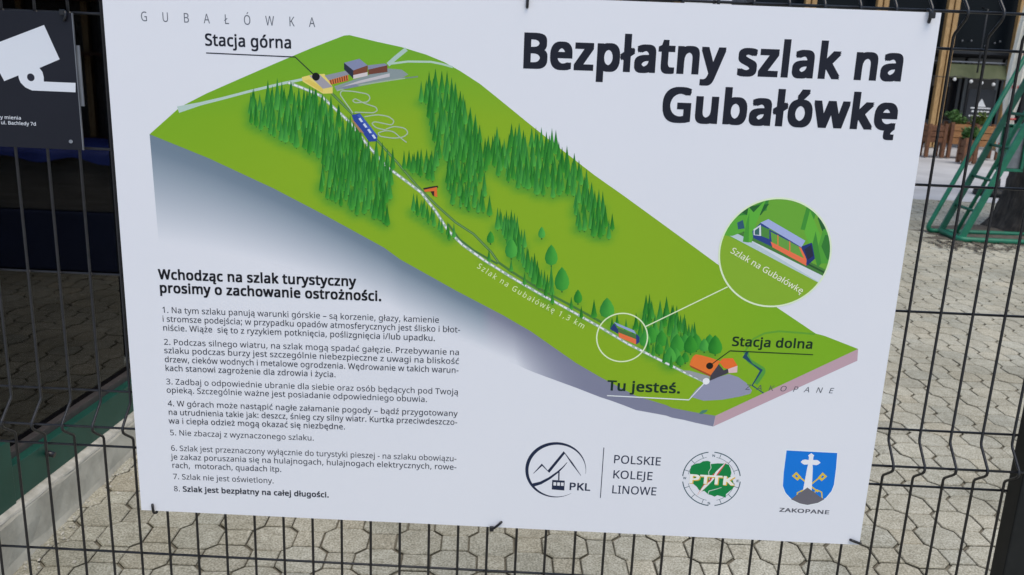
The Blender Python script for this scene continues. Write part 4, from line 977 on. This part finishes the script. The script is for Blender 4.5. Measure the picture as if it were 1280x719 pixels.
# upper paths and station forecourt
hp.line([(222.6, 137.2), (250, 130), (280, 122.7), (312.8, 114), (355, 104), (380, 99)], 3, (168, 192, 190), widths=[8, 4, 3.2, 3, 3, 3])
hp.line([(485, 81), (495, 72), (508, 61.5)], 5, (160, 186, 182))
hp.line([(488, 79.8), (510, 77), (538.7, 77.4), (552, 80), (566, 84)], 2.4, (165, 192, 182))
a2 = lambda l: [(360 + x / 4.923, 40 + y / 4.923) for x, y in l]
hp.poly(a2([(285, 335), (615, 225), (700, 232), (740, 262), (700, 285), (620, 300), (300, 362)]), (128, 142, 148))
hp.line(a2([(700, 285), (760, 280), (800, 275)]), 1.6, (110, 130, 120))
hp.line(a2([(300, 362), (420, 330), (620, 300), (720, 285)]), 1.4, (150, 170, 150))
trail = [(359.6, 103), (379.5, 110.6), (401, 119.8), (416, 133.5), (437.7, 153.4), (459, 181), (483.5, 208.5), (508, 226.8), (526.4, 240.6), (544.5, 264), (560, 288), (578, 306), (605.7, 325.7), (639, 346.5), (672.4, 366), (711, 387), (750, 409), (785, 430), (812.6, 443.9), (837.6, 456.4), (860, 467.7), (880, 477)]
hp.line([(414.7, 116.7), (437.7, 139.7), (471, 175), (495.8, 202.4), (521.8, 233), (547, 258), (569.5, 278), (591.8, 292.5), (614, 315), (623, 328), (640, 340), (672, 360), (712, 381), (752, 403)], 3.2, (70, 116, 58))
hp.line([(414.7, 116.7), (437.7, 139.7), (471, 175), (495.8, 202.4), (521.8, 233), (547, 258), (569.5, 278), (591.8, 292.5), (614, 315), (623, 328)], 0.9, (112, 146, 96))
hp.line([(560, 280), (574, 299), (592, 313), (611, 324), (622, 330)], 2.6, (66, 110, 60))
hp.line(trail, 3.5, (150, 172, 164))
yl = None
for i, (p, q) in enumerate(zip(trail, trail[1:])):            # white dashes of the trail
    d = math.hypot(q[0] - p[0], q[1] - p[1]); n = max(1, int(d / 7))
    for k in range(n):
        a, b = (k + rnd.uniform(0.0, 0.3)) / n, (k + rnd.uniform(0.6, 0.95)) / n
        hp.line([lerp(p, q, a), lerp(p, q, b)], rnd.uniform(1.2, 2.3), (222, 232, 232), y=yl)
for pl in ([(400, 500), (320, 385), (328, 362), (400, 365), (490, 382), (508, 405), (490, 432), (412, 436), (396, 422), (415, 410), (465, 438), (540, 462), (552, 482), (530, 498), (410, 494)], [(470, 522), (550, 508), (620, 520), (655, 548), (640, 574), (535, 552), (514, 562), (540, 590), (600, 604)], [(600, 600), (650, 580), (720, 592), (742, 622), (710, 648), (650, 655), (565, 642), (552, 622), (600, 606), (650, 612), (690, 650), (730, 680)]):
    lp_ = [tuple(v)[:2] for v in rounded([(*q, 0) for q in a2(pl)], 6, 3)]
    for k in range(0, len(lp_) - 1, 2): hp.line(lp_[k:k + 3], 1.4, (158, 178, 160))
# stream, lower forecourt
a8 = lambda l: [(840 + x / 4.792, 390 + y / 4.792) for x, y in l]
hp.line(a8([(430, 250), (450, 215), (490, 160), (555, 128), (640, 116), (750, 124), (855, 133)]), 2.6, (92, 150, 48))
hp.line([tuple(v)[:2] for v in rounded([(*q, 0) for q in a8([(445, 235), (455, 290), (555, 350), (525, 395), (500, 430)])], 6, 4)], 6, (78, 146, 62))
hp.line(a8([(452, 236), (436, 268), (480, 310), (535, 350), (505, 400), (480, 440), (520, 468), (548, 486)]), 3, (30, 70, 96), widths=[3, 4.6, 1.4, 3.4, 2, 1.6, 1.2, 1.6])
hp.poly(a8([(225, 405), (340, 372), (395, 390), (445, 425), (478, 470), (470, 490), (400, 508), (300, 526), (190, 532), (110, 508), (150, 460), (190, 430)]), (136, 140, 168))
hp.poly(a8([(105, 352), (225, 385), (225, 410), (190, 420), (60, 350)]), (142, 148, 156))
hp.poly(a8([(160, 610), (180, 590), (215, 585), (205, 600), (180, 612)]), (70, 120, 110))
hill = hp.build('hill_map', board)

# ---- printed trees
tp = Print()
for x, y, h, wd, kd in trees:
    j = rnd.uniform(-14, 12); yl = None
    if kd == 0:
        l = [(x, y - h), (x - wd * .38, y - h * .62), (x - wd * .75, y - h * .3), (x - wd, y - h * .10), (x - wd * .5, y - h * .02), (x, y)]
        m_ = (x + wd * 0.22, y - h * 0.1)
        tp.line([(x, y - 1), (x, y + 1.3)], 0.9, (40, 84, 40))
        dark, lite = (24 + j, 100 + j, 38 + j), (74 + j, 162 + j, 54 + j)
    else:
        l = [(x, y - h), (x - wd * .5, y - h * .82), (x - wd * .9, y - h * .55), (x - wd, y - h * .33), (x - wd * .75, y - h * .12), (x, y - 0.5)]
        m_ = (x + wd * 0.2, y - h * 0.3)
        dark, lite = (34 + j, 118 + j, 44 + j), (70 + j, 160 + j, 58 + j)
        tp.line([(x, y - 1), (x, y + 1.2)], 1.6, (44, 84, 38))
    r = [(2 * x - a, b) for a, b in l]
    n = len(l); pts = [SP(*q) for q in l + r + [m_]]
    if kd == 0:                 # conifers are drawn dark at the tip and fresh green at the foot
        cl_ = [ink(*lerp(dark, lite, k)) for k in (0.0, 0.02, 0.15, 0.5, 0.8, 0.85)]
        cr_ = [ink(*lerp(dark, lite, k)) for k in (0.1, 0.35, 0.6, 0.95, 1.0, 0.9)]
        cols = cl_ + cr_ + [ink(*lerp(dark, lite, 0.7))]
    else:
        cols = [ink(*lerp(dark, lite, k)) for k in (0.4, 0.0, 0.0, 0.0, 0.1, 0.5, 0.5, 0.9, 1.0, 1.0, 0.9, 0.6)] + [ink(*lerp(dark, lite, 0.7))]
    tr = [(i, i + 1, 2 * n) for i in range(n - 1)] + [(n + i + 1, n + i, 2 * n) for i in range(n - 1)]
    tp.faces2(pts, tr, cols, yl)
tp.build('forest', hill)

# ---- printed stations and cars
sp_ = Print()
for pl, c in (
    ([(85, 278), (150, 262), (225, 258), (275, 338), (275, 378), (215, 380), (90, 305)], (212, 198, 112)),
    ([(100, 300), (130, 292), (215, 345), (215, 372), (180, 352)], (205, 185, 90)),
    ([(130, 268), (195, 262), (275, 338), (215, 350)], (150, 148, 160)),
    ([(225, 268), (380, 234), (398, 256), (250, 298)], (132, 138, 152)),
    ([(250, 298), (370, 264), (372, 300), (265, 324)], (196, 112, 62)),
    ([(345, 190), (440, 165), (490, 206), (402, 237)], (122, 130, 164)),
    ([(345, 190), (402, 237), (402, 287), (345, 230)], (38, 44, 62)),
    ([(402, 237), (490, 206), (490, 250), (402, 268)], (112, 66, 50)),
    ([(402, 266), (490, 247), (490, 270), (402, 290)], (196, 190, 196)),
    ([(490, 206), (596, 194), (614, 206), (494, 232)], (124, 130, 158)),
    ([(494, 232), (612, 205), (612, 246), (494, 262)], (104, 62, 50)),
    ([(330, 338), (440, 300), (626, 254), (626, 276), (440, 316)], (182, 180, 190)),
    ([(330, 345), (410, 322), (440, 330), (350, 352)], (120, 128, 152))):
    sp_.poly(a2(pl), c)
for k in range(8): sp_.line(a2([(262 + k * 14, 296 - k * 4), (266 + k * 14, 322 - k * 3.3)]), 1.1, (70, 44, 34))
sp_.build('upper_station', hill); sp_ = Print()
sp_.poly(a2([(392, 512), (442, 500), (552, 640), (545, 672), (500, 675), (405, 545)]), (40, 66, 150))
sp_.poly(a2([(425, 512), (442, 503), (552, 640), (520, 640)]), (60, 88, 176))
for k in range(4): sp_.poly(a2([(434 + k * 27, 534 + k * 34), (446 + k * 27, 528 + k * 34), (462 + k * 27, 552 + k * 34), (450 + k * 27, 556 + k * 34)]), (190, 205, 228))
sp_.poly(a2([(390, 540), (404, 545), (470, 625), (440, 615)]), (150, 120, 88))
sp_.build('funicular_car', hill); sp_ = Print()
sp_.poly([c5(*p) for p in ((103, 55), (150, 46), (170, 44), (172, 52), (112, 66))], (34, 32, 34))
sp_.poly([c5(*p) for p in ((108, 62), (166, 50), (168, 95), (152, 90), (150, 68), (112, 72))], (205, 106, 52))
sp_.poly([c5(*p) for p in ((138, 70), (154, 68), (154, 92), (146, 86))], (52, 36, 30))
sp_.build('shelter', hill); sp_ = Print()
for pl, c in (
    ([(105, 318), (112, 292), (126, 266), (142, 254), (170, 258), (230, 274), (290, 295), (235, 380)], (214, 112, 50)),
    ([(105, 318), (112, 330), (235, 390), (235, 378)], (150, 76, 40)),
    ([(283, 300), (305, 278), (365, 277), (392, 322), (335, 342), (310, 335)], (214, 104, 48)),
    ([(335, 342), (392, 322), (390, 362), (340, 366)], (206, 178, 184)),
    ([(232, 378), (280, 312), (310, 350), (336, 340), (336, 366), (225, 412)], (62, 60, 72))):
    sp_.poly(a8(pl), c)
sp_.build('lower_station', hill); sp_ = Print()
# small car in the marked ring
for pl, c in (([(170, 285), (190, 255), (212, 290), (212, 310)], (36, 54, 112)), ([(190, 250), (290, 292), (300, 310), (205, 268)], (140, 158, 205)), ([(208, 278), (300, 315), (300, 345), (212, 305)], (70, 110, 62)), ([(212, 302), (300, 336), (300, 362), (214, 326)], (216, 108, 66)), ([(300, 308), (318, 325), (316, 352), (300, 362)], (40, 58, 120))):
    sp_.poly([c6(*p) for p in pl], c)
sp_.build('funicular_car', hill)

# ---- big inset circle
ip = Print()
IC = (968.5, 316.6); IR = 70.0
def ring_px(c, r, n=56):
    x, z = SP(*c); R = r * 0.001 * PXMM
    return [(x + R * math.cos(2 * PI * k / n), z + R * math.sin(2 * PI * k / n)) for k in range(n)]
def ring(P, c, r, wd, col, n=72):
    x, z = SP(*c); k = 0.001 * PXMM; R0, R1 = (r - wd / 2) * k, (r + wd / 2) * k
    pts = [(x + R * math.cos(2 * PI * q / n), z + R * math.sin(2 * PI * q / n)) for R in (R0, R1) for q in range(n)]
    P.faces2(pts, [(q, (q + 1) % n, n + (q + 1) % n, n + q) for q in range(n)], ink(*col), None)
CIRC = ring_px(IC, IR)
def cpoly(pl, col):
    q = [SP(880 + x / 4.228, 230 + y / 4.228) for x, y in pl]
    r = clip_convex(q, CIRC)
    if len(r) >= 3: ip.flat(r, ink(*col))
ip.flat(CIRC, ink(124, 164, 46))
cpoly([(60, 40), (720, 40), (720, 560), (640, 530), (100, 262)], (98, 158, 54))
cpoly([(90, 250), (130, 235), (640, 500), (640, 540)], (172, 190, 204))
cpoly([(220, 285), (300, 300), (640, 480), (610, 520)], (196, 206, 220))
cpoly([(100, 225), (130, 200), (660, 462), (640, 492)], (66, 118, 58))
cpoly([(130, 215), (140, 210), (650, 470), (645, 478)], (40, 80, 44))
for pl, c in (
    ([(80, 270), (160, 175), (205, 130), (255, 165), (215, 250), (150, 275)], (84, 160, 56)),
    ([(150, 180), (210, 140), (345, 80), (330, 140), (260, 165), (200, 165)], (52, 128, 54)),
    ([(195, 150), (230, 120), (345, 105), (300, 165), (240, 170)], (34, 92, 46)),
    ([(175, 205), (205, 190), (215, 235), (180, 240)], (44, 84, 110)),
    ([(205, 305), (235, 120), (262, 150), (330, 80), (275, 210), (252, 310)], (86, 166, 58)),
    ([(205, 305), (225, 200), (240, 150), (236, 310)], (66, 144, 54)),
    ([(510, 240), (545, 110), (600, 130), (560, 250)], (60, 136, 52)),
    ([(530, 255), (560, 140), (640, 330), (600, 400), (560, 330)], (92, 168, 58)),
    ([(600, 180), (620, 170), (650, 260), (625, 250)], (36, 92, 48)),
    ([(620, 420), (600, 340), (630, 240), (700, 230), (700, 420)], (74, 150, 56)),
    ([(620, 330), (640, 270), (700, 270), (700, 400), (650, 400)], (48, 116, 50)),
    ([(570, 330), (590, 250), (620, 420), (600, 440)], (58, 132, 54)),
    # the car
    ([(255, 250), (300, 205), (335, 190), (345, 240), (355, 330), (260, 285)], (42, 62, 130)),
    ([(262, 240), (300, 215), (302, 275), (262, 270)], (196, 206, 220)),
    ([(268, 246), (292, 228), (292, 270), (268, 268)], (52, 96, 96)),
    ([(302, 222), (345, 240), (345, 292), (302, 275)], (72, 130, 62)),
    ([(345, 240), (530, 335), (545, 430), (350, 322)], (44, 60, 124)),
    ([(352, 252), (515, 338), (535, 400), (358, 308)], (96, 150, 66)),
    ([(352, 305), (530, 395), (545, 435), (362, 335)], (226, 108, 76)),
    ([(388, 268), (393, 271), (393, 330), (388, 326)], (214, 110, 70)), ([(450, 302), (456, 305), (456, 362), (450, 360)], (214, 110, 70)),
    ([(500, 330), (512, 336), (545, 400), (538, 425), (528, 396)], (214, 110, 70)),
    ([(298, 205), (340, 186), (535, 300), (515, 335)], (152, 166, 214)),
    ([(515, 330), (570, 310), (586, 395), (540, 436), (542, 400)], (34, 50, 112)),
    ([(530, 345), (566, 322), (578, 380), (548, 402)], (36, 42, 66))):
    cpoly(pl, c)
ring(ip, IC, IR, 2.2, (206, 226, 196))
c7 = lambda x, y: (880 + x / 4.228, 230 + y / 4.228)
write(ip, 'Szlak na Gubałówkę', c7(138, 362), c7(514, 582), 7.8, (222, 232, 206), bold=4)
ring(ip, (777.6, 422.1), 33.0, 1.7, (206, 226, 190))
ip.line([(806.6, 408.4), (905.6, 360.5), (909.5, 358.6)], 1.5, (206, 226, 190))
ip.build('inset_picture', hill)

# ---- lettering
def c1(x, y): return (180 + x / 3.0476, 320 + y / 3.0476)
def c2(x, y): return (180 + x / 3.0476, 460 + y / 3.0476)
lp = Print()
write(lp, 'Bezpłatny szlak na', (651.5, 85.6), (1127.5, 102.2), 42.0, DK, bold=34)
write(lp, 'Gubałówkę', (826, 152.5), (1119.5, 163.4), 42.0, DK, bold=34)
lp.build('title_lettering', board)
lp = Print()
write(lp, 'Wchodząc na szlak turystyczny', (198.7, 349.2), (444.8, 358.3), 13.8, (18, 20, 28), bold=28)
write(lp, 'prosimy o zachowanie ostrożności.', (199.7, 366.0), (477.2, 376.6), 13.8, (18, 20, 28), bold=28)
lp.build('rules_heading', board)
lp = Print(); BK = (50, 54, 66)
for tx, f, a, b in (
    ('1. Na tym szlaku panują warunki górskie – są korzenie, głazy, kamienie', c1, (70, 216), (1125, 255)),
    ('i stromsze podejścia; w przypadku opadów atmosferycznych jest ślisko i błot-', c1, (71, 250), (1205, 292)),
    ('niście. Wiąże  się to z ryzykiem potknięcia, poślizgnięcia i/lub upadku.', c1, (73, 284), (1110, 324)),
    ('2. Podczas silnego wiatru, na szlak mogą spadać gałęzie. Przebywanie na', c1, (77, 338), (1202, 378)),
    ('szlaku podczas burzy jest szczególnie niebezpieczne z uwagi na bliskość', c1, (78, 370), (1201, 412)),
    ('drzew, cieków wodnych i metalowe ogrodzenia. Wędrowanie w takich warun-', c1, (80, 404), (1199, 446)),
    ('kach stanowi zagrożenie dla zdrowia i życia.', c1, (82, 437), (732, 462)),
    ('3. Zadbaj o odpowiednie ubranie dla siebie oraz osób będących pod Twoją', c2, (86, 62), (1198, 102)),
    ('opieką. Szczególnie ważne jest posiadanie odpowiedniego obuwia.', c2, (87, 94), (1080, 130)),
    ('4. W górach może nastąpić nagłe załamanie pogody – bądź przygotowany', c2, (92, 145), (1195, 184)),
    ('na utrudnienia takie jak: deszcz, śnieg czy silny wiatr. Kurtka przeciwdeszczo-', c2, (94, 178), (1194, 217)),
    ('wa i ciepła odzież mogą okazać się niezbędne.', c2, (96, 211), (768, 234)),
    ('5. Nie zbaczaj z wyznaczonego szlaku.', c2, (100, 256), (649, 277)),
    ('6. Szlak jest przeznaczony wyłącznie do turystyki pieszej - na szlaku obowiązu-', c2, (104, 315), (1191, 356)),
    ('je zakaz poruszania się na hulajnogach, hulajnogach elektrycznych, rowe-', c2, (105, 348), (1191, 388)),
    ('rach,  motorach, quadach itp.', c2, (108, 380), (525, 396)),
    ('7. Szlak nie jest oświetlony.', c2, (112, 423), (496, 440))):
    write(lp, tx, f(*a), f(*b), 8.0, BK, bold=5)
write(lp, '', c2(115, 470), c2(705, 494), 8.4, BK, runs=[('8. ', 5), ('Szlak jest bezpłatny na całej długości.', 28)])
lp.build('rules_lettering', board)

mp_ = Print()
write(mp_, 'GUBAŁÓWKA', (176.6, 26.4), (394, 34), 11, (84, 90, 104), track=1180)
mp_.build('place_lettering', board); mp_ = Print()
write(mp_, 'Stacja górna', (256.6, 57.2), (365, 61), 14.4, DK, bold=19)
mp_.line([(257.7, 66.3), (369, 71.4), (394.6, 95.6)], 1.3, DK); mp_.dot((394.9, 95.9), 4.8, (18, 18, 20))
mp_.build('place_lettering', board); mp_ = Print()
write(mp_, 'Stacja dolna', (914.7, 432.6), (1015.8, 436.2), 13.0, (20, 46, 30), bold=22)
mp_.line([(887, 457.2), (912.4, 438.6), (1016.3, 443.4)], 1.3, (30, 52, 30)); mp_.dot((887, 457.4), 4.6, (30, 24, 22))
mp_.build('place_lettering', board); mp_ = Print()
write(mp_, 'Tu jesteś.', (759.5, 488.0), (850.5, 492.0), 14.4, (20, 46, 36), bold=23)
mp_.line([(758.8, 494.5), (861, 499.9), (882.4, 476.8)], 1.5, (206, 214, 222)); mp_.dot((882.6, 476.6), 4.6, (222, 228, 238))
mp_.build('place_lettering', board); mp_ = Print()
write(mp_, 'ZAKOPANE', (931.6, 487.2), (1041, 491.7), 7.4, (70, 76, 88), track=560, shear=0.22)
mp_.build('place_lettering', board); mp_ = Print()
# the trail name follows the slope
seg = [c5(345, 412), c5(420, 462), c5(500, 512), c5(590, 566), c5(680, 612), c5(760, 652), c5(830, 692)]
tx = 'Szlak na Gubałówkę 1,3 km'; nat = sum(GL[c][0] + 150 for c in tx); acc = 0
tot = [0]
for p, q in zip(seg, seg[1:]): tot.append(tot[-1] + math.hypot(q[0] - p[0], q[1] - p[1]))
def along(s):
    for i in range(len(seg) - 1):
        if s <= tot[i + 1] or i == len(seg) - 2:
            return lerp(seg[i], seg[i + 1], (s - tot[i]) / (tot[i + 1] - tot[i]))
for c in tx:
    adv = GL[c][0]
    if c != ' ': write(mp_, c, along(acc / nat * tot[-1]), along((acc + adv - 40) / nat * tot[-1]), 7.2, (206, 222, 172), bold=4)
    acc += adv + 150
mp_.build('place_lettering', board)

# ---- railway company logo
rl = Print(); a6 = lambda x, y: (640 + x / 6.4, 540 + y / 6.4); NV = (30, 40, 66)
arc = []; wds = []
for k in range(61):
    t = k / 60; a = math.radians(-8 + 308 * t)          # right side, over the top, round to the foot
    arc.append(a6(355 + 236 * math.cos(a), 306 - 214 * math.sin(a))); wds.append((2.0 + 28 * math.sin(PI * min(1, t * 1.0)) ** 1.3) / 6.4)
rl.line(arc, 1, NV, widths=wds)
rl.line([a6(*p) for p in ((172, 332), (240, 262), (292, 318), (418, 164), (480, 250), (552, 350))], 1, NV, widths=[0.6, 2.6, 3.0, 3.4, 2.2, 0.5])
rl.line([a6(*p) for p in ((165, 426), (230, 408), (300, 370), (370, 318), (410, 280), (442, 243))], 1, NV, widths=[5.2, 4.2, 3.4, 2.4, 1.6, 0.6])
rl.line([a6(376, 318), a6(374, 386)], 1.8, NV)
rl.poly([a6(*p) for p in ((322, 384), (422, 390), (418, 468), (318, 460))], NV)
for k in range(3): rl.poly([a6(332 + k * 30, 402 + k * 1.5), a6(354 + k * 30, 403 + k * 1.5), a6(353 + k * 30, 429 + k * 1.5), a6(331 + k * 30, 428 + k * 1.5)], (206, 210, 222))
write(rl, 'PKL', a6(455, 464), a6(625, 472), 11.2, NV, bold=20)
rl.line([a6(735, 125), a6(707, 528)], 1.1, NV)
write(rl, 'POLSKIE', a6(810, 249), a6(1192, 269), 11.8, NV, bold=8)
write(rl, 'KOLEJE', a6(804, 370), a6(1126, 386), 11.8, NV, bold=8)
write(rl, 'LINOWE', a6(796, 490), a6(1156, 508), 11.8, NV, bold=8)
rl.build('railway_logo', board)

# ---- hiking society badge
pb = Print(); a9 = lambda x, y: (840 + x / 5.818, 550 + y / 5.818); GN = (34, 70, 84); GR = (16, 122, 66)
def arcp(r, a0, a1, n=24): return [a9(287 + r * math.cos(math.radians(a0 + (a1 - a0) * k / n)), 283 - r * 0.925 * math.sin(math.radians(a0 + (a1 - a0) * k / n))) for k in range(n + 1)]
for a in (0, 90, 180, 270):
    pb.line(arcp(210, a + 6, a + 84), 1.3, GN); pb.line(arcp(172, a + 12, a + 78), 0.6, (90, 110, 118))
    for q in (20, 45, 70): pb.line([arcp(172, a + q, a + q + 1, 1)[0], arcp(206, a + q, a + q + 1, 1)[0]], 0.7, GN)
for ch, c in (('N', (303, 112)), ('S', (268, 458)), ('W', (92, 275)), ('E', (478, 296))): write(pb, ch, a9(c[0] - 11, c[1] + 10), a9(c[0] + 11, c[1] + 11), 3.4, GN, bold=14)
pb.poly([a9(*p) for p in ((140, 188), (175, 172), (205, 168), (225, 155), (262, 152), (280, 160), (278, 176), (330, 170), (385, 172), (412, 180), (425, 205), (432, 240), (425, 262), (440, 290), (455, 335), (440, 355), (410, 380), (392, 395), (390, 420), (355, 408), (330, 402), (310, 412), (288, 402), (262, 395), (235, 370), (215, 375), (195, 362), (180, 340), (158, 322), (135, 305), (140, 270), (128, 235))], GR)
pb.line([a9(*p) for p in ((280, 176), (284, 205), (266, 232), (272, 290))], 0.8, (190, 205, 205))
pb.line([a9(*p) for p in ((262, 395), (268, 372), (330, 355), (360, 345))], 0.8, (190, 205, 205))
pb.poly([a9(*p) for p in ((404, 150), (330, 236), (300, 246), (255, 316), (232, 320), (178, 408), (236, 356), (290, 300), (345, 240))], (196, 64, 70))
pb.poly([a9(*p) for p in ((404, 150), (318, 232), (280, 300), (232, 330), (178, 408), (262, 330), (300, 290), (338, 232))], (214, 216, 222))
for dx, dy, c, bo in ((4, 5, (206, 168, 70), 44), (0, 0, (226, 226, 222), 30)): write(pb, 'PTTK', a9(118 + dx, 312 + dy), a9(444 + dx, 330 + dy), 13.2, c, bold=bo)
pb.build('hiking_badge', board)

# ---- town coat of arms
ca_ = Print(); BL = (18, 112, 208)
def shield(k):
    o = [(833, 76), (1202, 95), (1194, 200), (1178, 325), (1160, 372), (1120, 420), (1060, 458), (985, 473), (930, 462), (870, 432), (826, 385), (806, 335), (812, 240)]
    return [a9(1004 + (x - 1004) * k, 275 + (y - 275) * k) for x, y in o]
ca_.poly(shield(1.035), (214, 224, 240)); ca_.poly(shield(1.0), BL)
KY = (206, 180, 60)
for s in (1, -1):
    q = lambda x, y: a9(1000 + s * (x - 1000), y + (4 if s < 0 else 0))
    ca_.line([q(910, 256), q(1062, 378)], 1.9, KY)
    ca_.poly([q(872, 262), q(904, 232), q(940, 270), q(912, 296)], KY); ca_.poly([q(893, 262), q(903, 252), q(918, 266), q(908, 276)], BL)
    ca_.line([q(1052, 362), q(1030, 392), q(1062, 416), q(1092, 424), q(1088, 380)], 1.9, KY, closed=True)
ca_.poly([a9(*p) for p in ((866, 432), (905, 402), (940, 378), (985, 346), (1030, 376), (1068, 408), (1108, 432), (1060, 458), (985, 473), (930, 462))], (98, 98, 110))
ca_.poly([a9(*p) for p in ((952, 368), (984, 200), (990, 178), (962, 180), (948, 172), (936, 160), (950, 146), (968, 142), (994, 146), (996, 124), (990, 112), (1013, 96), (1034, 112), (1028, 124), (1026, 146), (1052, 146), (1068, 152), (1080, 166), (1064, 178), (1050, 184), (1022, 180), (1024, 205), (1016, 368), (985, 346))], (216, 220, 232))
write(ca_, 'ZAKOPANE', a9(780, 522), a9(1143, 541), 6.0, (84, 86, 98), bold=22)
ca_.build('coat_of_arms', board)

# ------------------------------------------------------------------ camera warning plate on the left
PXL, PXR, PZT, PZB = -0.2265, -0.0245, 1.502, 1.303
YP = -0.0085
def SPP(px, py): return sheet_point(px, py, YP)
pr_, pt_ = SPP(97, 100)[0], SPP(60, 14.5)[1]
OB2 = Vector((-0.13, YP, 1.30))
pl2 = thing('camera_warning_plate', 'dark grey warning plate with a white surveillance camera symbol on the left of the fence', 'sign', OB2)
zt, zb = SPP(50, 14.5)[1], SPP(50, 185.5)[1]; xr = (SPP(90, 14)[0] + SPP(102, 185)[0]) / 2; xl = xr - 0.27
bm = B(); box(bm, xl - OB2.x, xr - OB2.x, 0, 0.003, zb - OB2.z, zt - OB2.z, 0.0006)
obj('plate', bm, mat('dark grey plate', (0.010, 0.011, 0.018), 0.5, col2=(0.013, 0.014, 0.022), scale=8, spec=0.25), pl2)
bm = B(); box(bm, xr - OB2.x - 0.012, xr - OB2.x + 0.006, 0.0035, 0.006, zb - OB2.z + 0.066, zb - OB2.z + 0.155); obj('backing_strip', bm, M_steel, pl2)
bm = B()
for z_, y_ in ((zb, 0), (zt, 0)): pass
box(bm, xr - OB2.x + 0.0001, xr - OB2.x + 0.0012, -0.0002, 0.0032, zb - OB2.z, zt - OB2.z); obj('bare_edge', bm, M_steel, pl2)
OBs, SPs = OB, SP
OB, SP = OB2, SPP
s1 = lambda x, y: (x / 5.993, y / 5.993)
cp = Print()
CWt = (200, 207, 222)
cp.poly([s1(*p) for p in ((-330, 440), (330, 188), (447, 445), (290, 512), (137, 566), (32, 608), (0, 548), (-170, 700), (-240, 660))], CWt)
cp.poly([s1(*p) for p in ((137, 560), (292, 505), (318, 540), (328, 580), (328, 612), (566, 622), (566, 692), (240, 678), (190, 655), (155, 620), (142, 590))], CWt)
cp.dot(s1(231, 580), 4.8, (36, 38, 52))
t1 = lambda x, y: (x / 4.793, 110 + y / 4.793)
write(cp, 'ny mienia', t1(-16, 184), t1(128, 190), 4.2, CWt, bold=10)
write(cp, 'y ul. Bachledy 7d', t1(-16, 216), t1(218, 226), 4.2, CWt, bold=10)
cp.build('camera_symbol', pl2)
OB, SP = OBs, SPs

# ------------------------------------------------------------------ cable ties
def tie(label, pts, r=0.0019, head=None):
    t = thing('cable_tie', label, 'cable tie', pts[0], 'black cable ties holding the boards')
    o = Vector(pts[0]); bm = B(); tube(bm, [Vector(p) - o for p in rounded(pts, 0.006, 4)], r, 8); obj('strap', bm, M_tie, t)
    if head:
        h = Vector(head) - o; bm = B(); box(bm, h.x - 0.0035, h.x + 0.0035, h.y - 0.003, h.y + 0.002, h.z - 0.004, h.z + 0.004, 0.001); obj('head', bm, M_tie, t)
def sp3(px, py, y): x, z = sheet_point(px, py, y); return (x, y, z)
F1 = YF - 0.003
tie('black cable tie through the lower left corner of the white board', [sp3(190.5, 630.5, YF + 0.002), sp3(190.5, 631.5, F1), sp3(191.0, 636, F1 - 0.001), sp3(192, 641.5, F1 + 0.001), sp3(196, 641, YF + 0.006), sp3(197, 634, 0.0)], 0.0021)
tie('black cable tie under the middle of the bottom edge of the white board', [sp3(627, 652.5, YF + 0.002), sp3(626.5, 653, F1), sp3(621, 658, F1 - 0.001), sp3(614, 662.5, F1 + 0.001), sp3(613, 661, YF + 0.006), sp3(614, 650, 0.0)], 0.0021, sp3(614.5, 661, F1 - 0.001))
tie('black cable tie at the lower right corner of the white board', [sp3(1063, 675, YF + 0.002), sp3(1063.5, 675, F1), sp3(1068, 677, F1 - 0.001), sp3(1073.5, 679, F1 + 0.001), sp3(1076, 680, YF + 0.006), sp3(1074, 676, 0.0)], 0.0023)
tie('black cable tie at the top right corner of the white board', [sp3(1161.3, 28, YF + 0.002), sp3(1161.3, 27, F1), sp3(1163, 21, F1 - 0.003), sp3(1163.5, 13.5, F1 - 0.002), sp3(1160.5, 12.2, YF - 0.001), sp3(1160, 14, 0.0)], 0.0024, sp3(1165.5, 19.5, F1 - 0.003))
tie('black cable tie over the middle of the top edge of the white board', [sp3(659, 9.5, YF + 0.002), sp3(659, 8.5, F1), sp3(659.5, 0, F1 - 0.001), sp3(660, -9, F1 + 0.001), sp3(660, -12, YF + 0.006), sp3(660, -6, 0.0)], 0.0021)
tie('black cable tie through the upper right corner of the dark camera plate', [sp3(80.5, 25.5, YP + 0.002), sp3(80.5, 25, YP - 0.003), sp3(82, 20, YP - 0.004), sp3(81, 14, YP - 0.002), sp3(78, 13.5, YP + 0.004), sp3(77, 17, 0.004)], 0.0022, sp3(78, 15.5, YP - 0.003))
bm = B(); tube(bm, [sp3(88.5, 177, YP + 0.001), sp3(88.5, 177, YP - 0.0022)], 0.0028, 12)
tag(obj('fixing_screw', bm, M_steel, origin=sp3(88.5, 177, YP)), 'small screw in the lower right corner of the dark camera plate', 'screw')
